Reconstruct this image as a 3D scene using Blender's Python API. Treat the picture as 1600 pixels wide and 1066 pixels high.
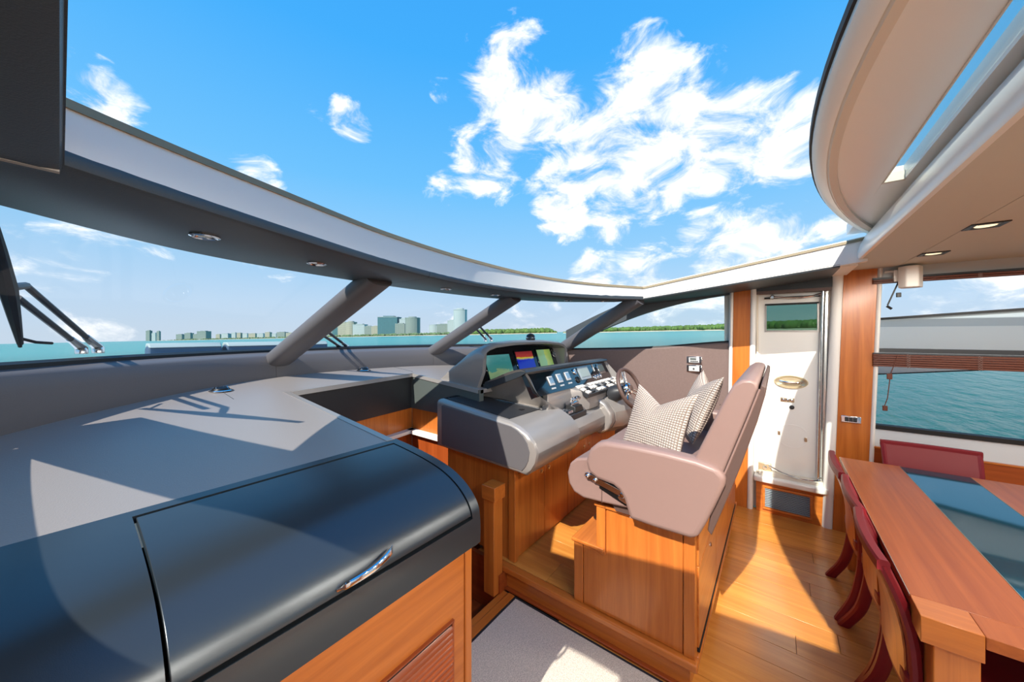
import bpy, math, random
from mathutils import Vector, Matrix
random.seed(7)
for o in list(bpy.data.objects):
    bpy.data.objects.remove(o, do_unlink=True)
SC = bpy.context.scene
COL = SC.collection
PI = math.pi

# ------------------------------------------------------------------ camera
# X = starboard, Y = forward, Z = up, saloon floor at Z = 0, metres
FPX = 541.0
YAW = math.atan2(414, 541)
AX = Vector((math.cos(YAW), math.sin(YAW), 0))
RT = Vector((math.sin(YAW), -math.cos(YAW), 0))
EYE = 1.65
cam = bpy.data.cameras.new('camera')
cam.sensor_width = 36.0
cam.lens = 36.0 * FPX / 1600.0
cam.shift_y = -(533.0 - 523.0) / 1600.0
cam.clip_start = 0.02
cam.clip_end = 30000
camo = bpy.data.objects.new('camera', cam)
COL.objects.link(camo)
camo.location = (0, 0, EYE)
camo.rotation_euler = (PI / 2, 0, YAW - PI / 2)
SC.camera = camo

# ------------------------------------------------------------------ view / exposure
SC.view_settings.view_transform = 'Standard'
SC.view_settings.look = 'None'
SC.view_settings.exposure = 0.0
SC.view_settings.gamma = 1.0
SC.view_settings.use_curve_mapping = False

# ------------------------------------------------------------------ sun
sun = bpy.data.lights.new('sun', 'SUN')
sun.energy = 7.0
sun.angle = 0.009
sun.color = (1.0, 0.93, 0.82)
suno = bpy.data.objects.new('sun', sun)
COL.objects.link(suno)
suno.location = (-6, 0, 8)
suno.rotation_euler = Vector((1.0, 0.06, -0.94)).to_track_quat('-Z', 'Y').to_euler()


def lin(r, g, b):
    f = lambda c: (c / 255 / 12.92) if c / 255 <= 0.04045 else ((c / 255 + 0.055) / 1.055) ** 2.4
    return (f(r), f(g), f(b), 1.0)


# ------------------------------------------------------------------ sky with clouds
def ray_dir(px, py):
    return (AX + RT * ((px - 800) / FPX) + Vector((0, 0, 1)) * ((523 - py) / FPX)).normalized()


W = bpy.data.worlds.new('sky')
SC.world = W
W.use_nodes = True
nt = W.node_tree
nt.nodes.clear()
N = nt.nodes.new
L = nt.links.new


def wmath(op, a, b=None, clamp=False):
    n = N('ShaderNodeMath')
    n.operation = op
    n.use_clamp = clamp
    for i, v in enumerate((a, b)):
        if v is None:
            continue
        if isinstance(v, (int, float)):
            n.inputs[i].default_value = v
        else:
            L(v, n.inputs[i])
    return n.outputs[0]


tc = N('ShaderNodeTexCoord')
nrm = N('ShaderNodeVectorMath')
nrm.operation = 'NORMALIZE'
L(tc.outputs['Generated'], nrm.inputs[0])
DIRV = nrm.outputs[0]
sep = N('ShaderNodeSeparateXYZ')
L(DIRV, sep.inputs[0])
ramp = N('ShaderNodeValToRGB')
els = ramp.color_ramp.elements
els[0].position = 0.0
els[0].color = lin(206, 224, 242)
els[1].position = 1.0
els[1].color = lin(44, 150, 244)
for p, c in ((0.08, lin(196, 224, 250)), (0.20, lin(158, 212, 253)), (0.38, lin(112, 196, 255)), (0.62, lin(70, 176, 254))):
    e = els.new(p)
    e.color = c
L(wmath('MAXIMUM', sep.outputs['Z'], 0.0), ramp.inputs[0])
# warped noise for ragged cloud edges
nz = N('ShaderNodeTexNoise')
nz.inputs['Scale'].default_value = 8.0
nz.inputs['Detail'].default_value = 12.0
nz.inputs['Roughness'].default_value = 0.62
nz.inputs['Distortion'].default_value = 0.5
mp = N('ShaderNodeMapping')
mp.inputs['Scale'].default_value = (1, 1, 1.9)
L(DIRV, mp.inputs[0])
L(mp.outputs[0], nz.inputs[0])
# general cloud field (whole sky) + banks that sit in the part seen over the bow
big = N('ShaderNodeTexNoise')
big.inputs['Scale'].default_value = 2.3
big.inputs['Detail'].default_value = 3.0
L(mp.outputs[0], big.inputs[0])
field = wmath('MULTIPLY', wmath('SUBTRACT', big.outputs[0], 0.60), 3.0)
BANKS = [(800, 130, .11, 1.0), (850, 165, .10, 1.0), (800, 200, .10, 1.0), (760, 250, .10, .9), (700, 295, .06, .55), (990, 135, .10, .75),
         (940, 240, .13, 1.0), (1040, 190, .12, 1.0), (1110, 220, .12, 1.0), (1010, 275, .12, 1.0), (1190, 230, .11, .9), (1240, 250, .07, .8),
         (870, 290, .08, .9), (880, 330, .08, 1.0), (960, 335, .08, .85), (1110, 122, .05, .5), (1110, 380, .09, .85), (1200, 380, .09, .85),
         (1050, 400, .06, .6), (1010, 430, .09, .9), (930, 430, .07, .8), (550, 190, .05, .8), (135, 150, .06, .9), (90, 130, .06, .9), (180, 160, .04, .5),
         (400, 280, .05, .7), (120, 375, .05, .45), (200, 380, .06, .5), (1140, 325, .04, .4), (1270, 290, .04, .6), (1320, 350, .05, .6),
         (60, 480, .12, .35), (430, 405, .06, .3), (1120, 490, .09, .6), (1060, 500, .09, .5), (690, 505, .1, .25), (820, 505, .1, .45), (1480, 445, .07, .6), (1560, 443, .07, .6), (485, 180, .03, .3), (690, 140, .03, .3)]
acc = None
for px, py, r, w in BANKS:
    d = ray_dir(px, py)
    dv = N('ShaderNodeVectorMath')
    dv.operation = 'DOT_PRODUCT'
    L(DIRV, dv.inputs[0])
    dv.inputs[1].default_value = d
    mr = N('ShaderNodeMapRange')
    mr.interpolation_type = 'SMOOTHSTEP'
    mr.inputs['From Min'].default_value = math.cos(r * 1.35)
    mr.inputs['From Max'].default_value = math.cos(r * 0.15)
    mr.inputs['To Min'].default_value = 0.0
    mr.inputs['To Max'].default_value = w
    L(dv.outputs['Value'], mr.inputs[0])
    acc = mr.outputs[0] if acc is None else wmath('MAXIMUM', acc, mr.outputs[0])
# the general field keeps away from the part of the sky the banks describe, so clouds are not doubled there
dv = N('ShaderNodeVectorMath')
dv.operation = 'DOT_PRODUCT'
L(DIRV, dv.inputs[0])
dv.inputs[1].default_value = ray_dir(750, 240)
away = N('ShaderNodeMapRange')
away.inputs['From Min'].default_value = math.cos(0.75)
away.inputs['From Max'].default_value = math.cos(1.0)
L(dv.outputs['Value'], away.inputs[0])
field = wmath('MULTIPLY', wmath('MAXIMUM', field, 0.0), away.outputs[0])
dens = wmath('ADD', wmath('MAXIMUM', acc, field), wmath('MULTIPLY', wmath('SUBTRACT', nz.outputs[0], 0.515), 3.6))
gate = wmath('MULTIPLY', wmath('MAXIMUM', acc, field), 7.0, True)
dens = wmath('MULTIPLY', dens, gate)
cm = N('ShaderNodeMapRange')
cm.interpolation_type = 'SMOOTHSTEP'
cm.inputs['From Min'].default_value = 0.25
cm.inputs['From Max'].default_value = 1.05
L(dens, cm.inputs[0])
ccol = N('ShaderNodeValToRGB')
ccol.color_ramp.elements[0].color = lin(214, 232, 250)
ccol.color_ramp.elements[1].color = (1.25, 1.25, 1.25, 1)
ccol.color_ramp.elements[0].position = 0.35
ccol.color_ramp.elements[1].position = 0.62
L(nz.outputs[0], ccol.inputs[0])
mix = N('ShaderNodeMix')
mix.data_type = 'RGBA'
L(cm.outputs[0], mix.inputs[0])
L(ramp.outputs[0], mix.inputs[6])
L(ccol.outputs[0], mix.inputs[7])
bg = N('ShaderNodeBackground')
bg.inputs['Strength'].default_value = 1.0
L(mix.outputs[2], bg.inputs[0])
wo = N('ShaderNodeOutputWorld')
L(bg.outputs[0], wo.inputs[0])


# ------------------------------------------------------------------ materials
MATS = {}


def new_mat(name):
    m = bpy.data.materials.new(name)
    m.use_nodes = True
    MATS[name] = m
    return m, m.node_tree, m.node_tree.nodes['Principled BSDF']


def setc(sock, c):
    sock.default_value = c if len(c) == 4 else (*c, 1)


def mat(name, col, rough=0.5, metal=0.0, spec=0.5, coat=0.0, bump=0.0, bscale=200.0, vary=0.0, vscale=4.0, emit=None, estr=0.0, detail=3.0):
    m, t, b = new_mat(name)
    setc(b.inputs['Base Color'], col)
    b.inputs['Roughness'].default_value = rough
    b.inputs['Metallic'].default_value = metal
    b.inputs['Specular IOR Level'].default_value = spec
    b.inputs['Coat Weight'].default_value = coat
    b.inputs['Coat Roughness'].default_value = 0.08
    tcn = t.nodes.new('ShaderNodeTexCoord')
    if vary:
        n = t.nodes.new('ShaderNodeTexNoise')
        n.inputs['Scale'].default_value = vscale
        n.inputs['Detail'].default_value = detail
        t.links.new(tcn.outputs['Object'], n.inputs[0])
        r = t.nodes.new('ShaderNodeValToRGB')
        r.color_ramp.elements[0].position = 0.3
        r.color_ramp.elements[1].position = 0.7
        r.color_ramp.elements[0].color = (*[c * (1 - vary) for c in col[:3]], 1)
        r.color_ramp.elements[1].color = (*[min(1, c * (1 + vary)) for c in col[:3]], 1)
        t.links.new(n.outputs[0], r.inputs[0])
        t.links.new(r.outputs[0], b.inputs['Base Color'])
    if bump:
        n = t.nodes.new('ShaderNodeTexNoise')
        n.inputs['Scale'].default_value = bscale
        n.inputs['Detail'].default_value = 3.0
        t.links.new(tcn.outputs['Object'], n.inputs[0])
        bu = t.nodes.new('ShaderNodeBump')
        bu.inputs['Strength'].default_value = bump
        bu.inputs['Distance'].default_value = 0.004
        t.links.new(n.outputs[0], bu.inputs['Height'])
        t.links.new(bu.outputs[0], b.inputs['Normal'])
    if emit is not None:
        setc(b.inputs['Emission Color'], emit)
        b.inputs['Emission Strength'].default_value = estr
    return m


def wood(name, c0, c1, axis, rough=0.32, coat=0.25, tone=0.0):
    """straight-grained veneer, grain running along axis 0/1/2"""
    m, t, b = new_mat(name)
    b.inputs['Roughness'].default_value = rough
    b.inputs['Coat Weight'].default_value = coat
    b.inputs['Coat Roughness'].default_value = 0.15
    b.inputs['Specular IOR Level'].default_value = 0.35
    tcn = t.nodes.new('ShaderNodeTexCoord')
    oi = t.nodes.new('ShaderNodeObjectInfo')
    ad = t.nodes.new('ShaderNodeVectorMath')
    ad.operation = 'ADD'
    sc = t.nodes.new('ShaderNodeVectorMath')
    sc.operation = 'SCALE'
    sc.inputs[0].default_value = (13.7, 9.1, 17.3)
    t.links.new(oi.outputs['Random'], sc.inputs['Scale'])
    t.links.new(tcn.outputs['Object'], ad.inputs[0])
    t.links.new(sc.outputs[0], ad.inputs[1])
    mpn = t.nodes.new('ShaderNodeMapping')
    s = [26.0, 26.0, 26.0]
    s[axis] = 1.3
    mpn.inputs['Scale'].default_value = s
    t.links.new(ad.outputs[0], mpn.inputs[0])
    n = t.nodes.new('ShaderNodeTexNoise')
    n.inputs['Scale'].default_value = 1.0
    n.inputs['Detail'].default_value = 6.0
    n.inputs['Roughness'].default_value = 0.6
    n.inputs['Distortion'].default_value = 0.6
    t.links.new(mpn.outputs[0], n.inputs[0])
    r = t.nodes.new('ShaderNodeValToRGB')
    r.color_ramp.elements[0].position = 0.25
    r.color_ramp.elements[1].position = 0.75
    setc_ = r.color_ramp.elements
    setc_[0].color = c0
    setc_[1].color = c1
    t.links.new(n.outputs[0], r.inputs[0])
    out = r.outputs[0]
    if tone:
        hv = t.nodes.new('ShaderNodeHueSaturation')
        ma = t.nodes.new('ShaderNodeMapRange')
        ma.inputs['To Min'].default_value = 1 - tone
        ma.inputs['To Max'].default_value = 1 + tone
        t.links.new(oi.outputs['Random'], ma.inputs[0])
        t.links.new(ma.outputs[0], hv.inputs['Value'])
        t.links.new(out, hv.inputs['Color'])
        out = hv.outputs[0]
    t.links.new(out, b.inputs['Base Color'])
    return m


CH0, CH1 = lin(172, 92, 34), lin(212, 126, 54)
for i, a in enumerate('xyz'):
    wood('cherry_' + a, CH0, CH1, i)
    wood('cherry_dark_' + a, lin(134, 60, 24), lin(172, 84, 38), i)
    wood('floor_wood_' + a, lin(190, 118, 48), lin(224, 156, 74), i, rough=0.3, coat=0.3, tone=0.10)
wood('table_wood', lin(150, 74, 30), lin(184, 100, 44), 0, rough=0.38, coat=0.08)
mat('leather_dash', lin(142, 136, 133), 0.36, bump=0.2, bscale=260, spec=0.8)
mat('leather_dark', lin(62, 70, 76), 0.42, bump=0.2, bscale=320, spec=0.5)
mat('leather_coaming', lin(94, 92, 95), 0.5, bump=0.15, bscale=260, spec=0.45)
mat('leather_side', lin(112, 94, 90), 0.6, bump=0.2, bscale=160, vary=0.06, vscale=60)
mat('seat_leather', lin(142, 116, 109), 0.42, bump=0.25, bscale=14, spec=0.5)
mat('seat_leather_dark', lin(88, 68, 62), 0.5, bump=0.15, bscale=60)
mat('lacquer', lin(58, 66, 73), 0.29, metal=0.45, spec=1.0, bump=0.05, bscale=700)
mat('satin_grey', lin(160, 155, 151), 0.3, metal=0.35, spec=0.6)
mat('satin_dark', lin(44, 46, 50), 0.4)
mat('panel_green', lin(84, 92, 90), 0.45)
mat('black', lin(14, 15, 17), 0.4)
mat('black_gloss', lin(6, 8, 10), 0.06, spec=0.8)
mat('rubber', lin(9, 10, 12), 0.6)
mat('white_gel', lin(238, 236, 230), 0.28, spec=0.5)
mat('white_matte', lin(236, 233, 228), 0.5)
mat('cream', lin(222, 212, 196), 0.45)
mat('grey_paint', lin(188, 190, 192), 0.4)
mat('headlining', lin(198, 200, 194), 0.75)
mat('chrome', (0.82, 0.82, 0.82), 0.12, metal=1.0)
mat('steel', (0.66, 0.65, 0.63), 0.22, metal=1.0)
mat('brass_gold', (0.72, 0.60, 0.42), 0.25, metal=1.0)
mat('champagne', lin(206, 192, 160), 0.22, metal=0.6)
mat('roof_rim', lin(150, 136, 110), 0.6, spec=0.2)
mat('red_leather', lin(124, 28, 36), 0.42, spec=0.3)
mat('red_leather_light', lin(196, 150, 146), 0.4)
mat('blind_wood', lin(98, 48, 30), 0.5)
mat('key_white', lin(226, 222, 214), 0.4)
mat('key_dark', lin(40, 42, 46), 0.4)
mat('lamp_glow', (1, 0.86, 0.6), 0.5, emit=(1, 0.82, 0.52), estr=1.2)
mat('dark_slot', lin(20, 20, 22), 0.8)
mat('sand', lin(190, 180, 158), 0.9)
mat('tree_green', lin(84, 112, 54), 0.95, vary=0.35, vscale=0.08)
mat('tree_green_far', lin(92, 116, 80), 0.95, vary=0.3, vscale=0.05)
mat('cushion_navy', lin(50, 78, 104), 0.7)
mat('cushion_pale', lin(150, 166, 166), 0.7)
mat('teak', lin(214, 176, 134), 0.6)
mat('hull_white', lin(206, 212, 216), 0.35)
mat('wing_white_shaded', lin(186, 194, 198), 0.35)  # hull white greyed, the wing's shade is put into the colour
mat('hull_grey', lin(152, 164, 172), 0.35)
mat('carpet', lin(208, 198, 186), 0.95, bump=0.9, bscale=230, vary=0.22, vscale=190, detail=1.0)
mat('carpet_edge', lin(34, 34, 40), 0.9)


def glass_mat(name, tint, gloss=0.06, rough=0.0):
    """thin pane: lets light straight through, with a Fresnel reflection"""
    m = bpy.data.materials.new(name)
    m.use_nodes = True
    MATS[name] = m
    t = m.node_tree
    t.nodes.clear()
    tr = t.nodes.new('ShaderNodeBsdfTransparent')
    setc(tr.inputs[0], tint)
    gl = t.nodes.new('ShaderNodeBsdfGlossy')
    gl.inputs['Roughness'].default_value = rough
    fr = t.nodes.new('ShaderNodeFresnel')
    fr.inputs['IOR'].default_value = 1.3
    mu = t.nodes.new('ShaderNodeMath')
    mu.operation = 'MULTIPLY'
    mu.inputs[1].default_value = gloss / 0.04
    mu.use_clamp = True
    t.links.new(fr.outputs[0], mu.inputs[0])
    mx = t.nodes.new('ShaderNodeMixShader')
    t.links.new(mu.outputs[0], mx.inputs[0])
    t.links.new(tr.outputs[0], mx.inputs[1])
    t.links.new(gl.outputs[0], mx.inputs[2])
    o = t.nodes.new('ShaderNodeOutputMaterial')
    t.links.new(mx.outputs[0], o.inputs[0])
    return m


glass_mat('glass', (0.98, 0.985, 0.985, 1), 0.0022)
glass_mat('glass_green', (0.90, 0.95, 0.94, 1), 0.008)
glass_mat('tinted_glass', (0.42, 0.55, 0.48, 1), 0.02)
mat('table_glass', lin(20, 62, 76), 0.05, spec=0.9)
mat('door_glass', lin(70, 92, 84), 0.03, spec=1.0)
mat('panel_glass', lin(8, 16, 24), 0.03, spec=0.9, coat=1.0)


def mapped_noise(t, scale_vec, scale, detail=4):
    tcn = t.nodes.new('ShaderNodeTexCoord')
    mpn = t.nodes.new('ShaderNodeMapping')
    mpn.inputs['Scale'].default_value = scale_vec
    t.links.new(tcn.outputs['Object'], mpn.inputs[0])
    n = t.nodes.new('ShaderNodeTexNoise')
    n.inputs['Scale'].default_value = scale
    n.inputs['Detail'].default_value = detail
    t.links.new(mpn.outputs[0], n.inputs[0])
    return n


# sea: teal, paler with distance, small wind ripples
m, t, b = new_mat('sea')
n1 = mapped_noise(t, (1, 1, 1), 0.010, 4)
r = t.nodes.new('ShaderNodeValToRGB')      # darker by the boat, paler further out
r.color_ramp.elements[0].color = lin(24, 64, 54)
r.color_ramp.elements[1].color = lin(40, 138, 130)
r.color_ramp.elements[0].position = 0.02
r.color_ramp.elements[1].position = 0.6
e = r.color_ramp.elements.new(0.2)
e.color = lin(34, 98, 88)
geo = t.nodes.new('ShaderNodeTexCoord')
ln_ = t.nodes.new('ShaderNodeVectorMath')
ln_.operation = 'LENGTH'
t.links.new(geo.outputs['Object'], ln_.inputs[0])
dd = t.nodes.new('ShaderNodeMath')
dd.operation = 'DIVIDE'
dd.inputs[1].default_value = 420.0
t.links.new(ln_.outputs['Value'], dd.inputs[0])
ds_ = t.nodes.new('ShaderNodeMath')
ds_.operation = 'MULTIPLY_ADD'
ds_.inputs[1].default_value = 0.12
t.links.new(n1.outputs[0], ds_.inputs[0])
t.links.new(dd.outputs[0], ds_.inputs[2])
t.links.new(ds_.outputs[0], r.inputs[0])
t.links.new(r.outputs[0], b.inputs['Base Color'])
b.inputs['Roughness'].default_value = 0.22
b.inputs['Specular IOR Level'].default_value = 0.08
n2 = mapped_noise(t, (0.6, 1.6, 1), 0.9, 6)
bu = t.nodes.new('ShaderNodeBump')
bu.inputs['Strength'].default_value = 1.0
bu.inputs['Distance'].default_value = 0.30
t.links.new(n2.outputs[0], bu.inputs['Height'])
t.links.new(bu.outputs[0], b.inputs['Normal'])

# waffle-woven pillow cloth: dark grid between cream puffs (uses the pillow's UVs)
m, t, b = new_mat('waffle')
b.inputs['Roughness'].default_value = 0.9
uvn = t.nodes.new('ShaderNodeUVMap')
mpn = t.nodes.new('ShaderNodeMapping')
mpn.inputs['Scale'].default_value = (30, 30, 30)
t.links.new(uvn.outputs[0], mpn.inputs[0])
sx = t.nodes.new('ShaderNodeSeparateXYZ')
t.links.new(mpn.outputs[0], sx.inputs[0])


def tmath(t, op, a, bb=None):
    n = t.nodes.new('ShaderNodeMath')
    n.operation = op
    for i, v in enumerate((a, bb)):
        if v is None:
            continue
        if isinstance(v, (int, float)):
            n.inputs[i].default_value = v
        else:
            t.links.new(v, n.inputs[i])
    return n.outputs[0]


hx = tmath(t, 'ABSOLUTE', tmath(t, 'SINE', tmath(t, 'MULTIPLY', sx.outputs[0], PI)))
hy = tmath(t, 'ABSOLUTE', tmath(t, 'SINE', tmath(t, 'MULTIPLY', sx.outputs[1], PI)))
hh = tmath(t, 'MINIMUM', hx, hy)
r = t.nodes.new('ShaderNodeValToRGB')
r.color_ramp.elements[0].color = lin(132, 114, 102)
r.color_ramp.elements[1].color = lin(208, 192, 180)
r.color_ramp.elements[0].position = 0.10
r.color_ramp.elements[1].position = 0.45
t.links.new(hh, r.inputs[0])
t.links.new(r.outputs[0], b.inputs['Base Color'])
bu = t.nodes.new('ShaderNodeBump')
bu.inputs['Strength'].default_value = 0.8
bu.inputs['Distance'].default_value = 0.008
t.links.new(hh, bu.inputs['Height'])
t.links.new(bu.outputs[0], b.inputs['Normal'])


def tower_mat(name, wall, glassc, sx_, sz_, ratio=0.35):
    """storeys and window bays too small to pick apart at this distance"""
    m, t, b = new_mat(name)
    tcn = t.nodes.new('ShaderNodeTexCoord')
    br = t.nodes.new('ShaderNodeTexBrick')
    mpn = t.nodes.new('ShaderNodeMapping')
    mpn.inputs['Rotation'].default_value = (PI / 2, 0, 0)
    t.links.new(tcn.outputs['Object'], mpn.inputs[0])
    t.links.new(mpn.outputs[0], br.inputs[0])
    br.offset = 0.0
    br.inputs['Color1'].default_value = glassc
    br.inputs['Color2'].default_value = tuple(c * 0.8 for c in glassc[:3]) + (1,)
    br.inputs['Mortar'].default_value = wall
    br.inputs['Scale'].default_value = 1.0
    br.inputs['Mortar Size'].default_value = ratio
    br.inputs['Brick Width'].default_value = sx_
    br.inputs['Row Height'].default_value = sz_
    t.links.new(br.outputs[0], b.inputs['Base Color'])
    b.inputs['Roughness'].default_value = 0.6
    return m


tower_mat('tower_cream', lin(166, 164, 144), lin(110, 124, 116), 5, 6, 1.4)
tower_mat('tower_white', lin(172, 184, 182), lin(116, 142, 148), 7, 6, 1.6)
tower_mat('tower_teal', lin(74, 118, 122), lin(46, 96, 108), 5, 7, 0.9)
tower_mat('tower_grey', lin(132, 146, 138), lin(94, 114, 112), 5, 6, 1.3)


# ------------------------------------------------------------------ mesh helpers
class MB:
    def __init__(s):
        s.v = []
        s.f = []
        s.uv = None

    def add(s, vs, fs):
        o = len(s.v)
        s.v += [Vector(p) for p in vs]
        s.f += [tuple(i + o for i in f) for f in fs]
        return s

    def box(s, lo, hi):
        (a, b, c), (d, e, f) = lo, hi
        return s.add([(a, b, c), (d, b, c), (d, e, c), (a, e, c), (a, b, f), (d, b, f), (d, e, f), (a, e, f)],
                     [(0, 3, 2, 1), (4, 5, 6, 7), (0, 1, 5, 4), (1, 2, 6, 5), (2, 3, 7, 6), (3, 0, 4, 7)])

    def obox(s, c, size, M):
        """box of given size about c, turned by 3x3 M"""
        h = [x / 2 for x in size]
        vs = []
        for z in (-1, 1):
            for x, y in ((-1, -1), (1, -1), (1, 1), (-1, 1)):
                vs.append(Vector(c) + M @ Vector((x * h[0], y * h[1], z * h[2])))
        return s.add(vs, [(0, 3, 2, 1), (4, 5, 6, 7), (0, 1, 5, 4), (1, 2, 6, 5), (2, 3, 7, 6), (3, 0, 4, 7)])

    def extr(s, prof, axis, a, b):
        """closed 2D profile extruded along axis from a to b; profile order (the two other axes in x,y,z order)"""
        def p3(p, w):
            q = list(p)
            q.insert(axis, w)
            return q
        n = len(prof)
        vs = [p3(p, a) for p in prof] + [p3(p, b) for p in prof]
        fs = [tuple(range(n))[::-1], tuple(range(n, 2 * n))]
        fs += [(i, (i + 1) % n, n + (i + 1) % n, n + i) for i in range(n)]
        return s.add(vs, fs)

    def loft(s, rings, closed=True, caps=True):
        n = len(rings[0])
        vs = [p for r in rings for p in r]
        fs = []
        for k in range(len(rings) - 1):
            for i in range(n if closed else n - 1):
                j = (i + 1) % n
                fs.append((k * n + i, k * n + j, (k + 1) * n + j, (k + 1) * n + i))
        if caps and closed:
            fs.append(tuple(range(n))[::-1])
            fs.append(tuple(range((len(rings) - 1) * n, len(rings) * n)))
        return s.add(vs, fs)

    def tube(s, pts, r, n=10, closed=False, flat=1.0):
        pts = [Vector(p) for p in pts]
        rad = r if isinstance(r, (list, tuple)) else [r] * len(pts)
        rings = []
        m = len(pts)
        prev = None
        for i, p in enumerate(pts):
            a = pts[(i - 1) % m] if closed or i > 0 else p
            c = pts[(i + 1) % m] if closed or i < m - 1 else p
            t = (c - a).normalized()
            if prev is None:
                up = Vector((0, 0, 1)) if abs(t.z) < 0.9 else Vector((0, 1, 0))
            else:
                up = prev
            x = (up - t * up.dot(t)).normalized()
            y = t.cross(x)
            prev = x
            rings.append([p + x * math.cos(2 * PI * k / n) * rad[i] + y * math.sin(2 * PI * k / n) * rad[i] * flat for k in range(n)])
        if closed:
            rings.append(rings[0])
            return s.loft(rings, True, False)
        return s.loft(rings)

    def lathe(s, prof, c, axis=(0, 0, 1), n=20):
        """prof: (radius, height along axis) pairs"""
        ax = Vector(axis).normalized()
        up = Vector((0, 0, 1)) if abs(ax.z) < 0.9 else Vector((0, 1, 0))
        x = (up - ax * up.dot(ax)).normalized()
        y = ax.cross(x)
        rings = [[Vector(c) + ax * h + (x * math.cos(2 * PI * k / n) + y * math.sin(2 * PI * k / n)) * r for k in range(n)] for r, h in prof]
        return s.loft(rings)

    def grid(s, fn, us, vs):
        """surface of points fn(u, v)"""
        pts = [fn(u, v) for u in us for v in vs]
        nv = len(vs)
        fs = [(i * nv + j, (i + 1) * nv + j, (i + 1) * nv + j + 1, i * nv + j + 1) for i in range(len(us) - 1) for j in range(nv - 1)]
        return s.add(pts, fs)

    def slab(s, top, bot, us, vs):
        """closed solid between two height-mapped surfaces top(u,v) and bot(u,v)"""
        nu, nv = len(us), len(vs)
        vsl = [top(u, v) for u in us for v in vs] + [bot(u, v) for u in us for v in vs]
        o = nu * nv
        fs = []
        for i in range(nu - 1):
            for j in range(nv - 1):
                a, b, c, d = i * nv + j, (i + 1) * nv + j, (i + 1) * nv + j + 1, i * nv + j + 1
                fs.append((a, b, c, d))
                fs.append((o + d, o + c, o + b, o + a))
        for i in range(nu - 1):
            a, b = i * nv, (i + 1) * nv
            fs.append((a, o + a, o + b, b))
            a, b = i * nv + nv - 1, (i + 1) * nv + nv - 1
            fs.append((a, b, o + b, o + a))
        for j in range(nv - 1):
            a, b = j, j + 1
            fs.append((a, b, o + b, o + a))
            a, b = (nu - 1) * nv + j, (nu - 1) * nv + j + 1
            fs.append((a, o + a, o + b, b))
        return s.add(vsl, fs)

    def build(s, name, m, parent=None, bevel=0.0, seg=2, smooth=True, ang=35, sub=0, fix=True):
        off = parent_origin(parent)
        me = bpy.data.meshes.new(name)
        me.from_pydata([tuple(p - off) for p in s.v], [], s.f)
        me.update()
        if fix:
            import bmesh
            bm = bmesh.new()
            bm.from_mesh(me)
            bmesh.ops.remove_doubles(bm, verts=bm.verts, dist=1e-6)
            bmesh.ops.recalc_face_normals(bm, faces=bm.faces)
            bm.to_mesh(me)
            bm.free()
        if smooth:
            for p in me.polygons:
                p.use_smooth = True
            me.set_sharp_from_angle(angle=math.radians(ang))
        me.materials.append(MATS[m] if isinstance(m, str) else m)
        o = bpy.data.objects.new(name, me)
        COL.objects.link(o)
        if parent is not None:
            o.parent = parent
        if bevel:
            bv = o.modifiers.new('bevel', 'BEVEL')
            bv.width = bevel
            bv.segments = seg
            bv.limit_method = 'ANGLE'
            bv.angle_limit = math.radians(30)
            bv.harden_normals = False
            for p in me.polygons:
                p.use_smooth = True
            me.set_sharp_from_angle(angle=math.radians(60 if seg > 1 else 30))
        if sub:
            sm = o.modifiers.new('subdivision', 'SUBSURF')
            sm.levels = sub
            sm.render_levels = sub
        return o


def parent_origin(p):
    o = Vector((0, 0, 0))
    while p is not None:
        o = o + Vector(p.location)
        p = p.parent
    return o


def tag(o, label=None, cat=None, group=None, kind=None):
    if label:
        o['label'] = label
    if cat:
        o['category'] = cat
    if group:
        o['group'] = group
    if kind:
        o['kind'] = kind
    return o


def thing(name, loc, label, cat=None, group=None, kind=None):
    o = bpy.data.objects.new(name, None)
    o.empty_display_size = 0.1
    COL.objects.link(o)
    o.location = loc
    return tag(o, label, cat, group, kind)


def copy_tree(o, parent=None, delta=None):
    c = o.copy()
    COL.objects.link(c)
    c.parent = parent
    if delta is not None:
        c.location = Vector(o.location) + Vector(delta)
    for ch in list(o.children):
        copy_tree(ch, c)
    return c


def box(name, lo, hi, m, parent=None, bevel=0.0, seg=2):
    return MB().box(lo, hi).build(name, m, parent, bevel, seg)


def lerp(a, b, t):
    return a + (b - a) * t


def curve(pts):
    """smooth function through (x, y) points (Hermite, finite-difference slopes)"""
    xs = [p[0] for p in pts]
    ys = [p[1] for p in pts]
    n = len(xs)
    d = [(ys[i + 1] - ys[i]) / (xs[i + 1] - xs[i]) for i in range(n - 1)]
    ms = [d[0]] + [(d[i - 1] + d[i]) / 2 for i in range(1, n - 1)] + [d[-1]]

    def f(x):
        if x <= xs[0]:
            return ys[0] + ms[0] * (x - xs[0])
        if x >= xs[-1]:
            return ys[-1] + ms[-1] * (x - xs[-1])
        i = max(k for k in range(n - 1) if xs[k] <= x)
        h = xs[i + 1] - xs[i]
        t = (x - xs[i]) / h
        return (2 * t**3 - 3 * t * t + 1) * ys[i] + (t**3 - 2 * t * t + t) * h * ms[i] + (-2 * t**3 + 3 * t * t) * ys[i + 1] + (t**3 - t * t) * h * ms[i + 1]
    return f


def lin_pts(a, b, n):
    return [lerp(a, b, i / (n - 1)) for i in range(n)]


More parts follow.
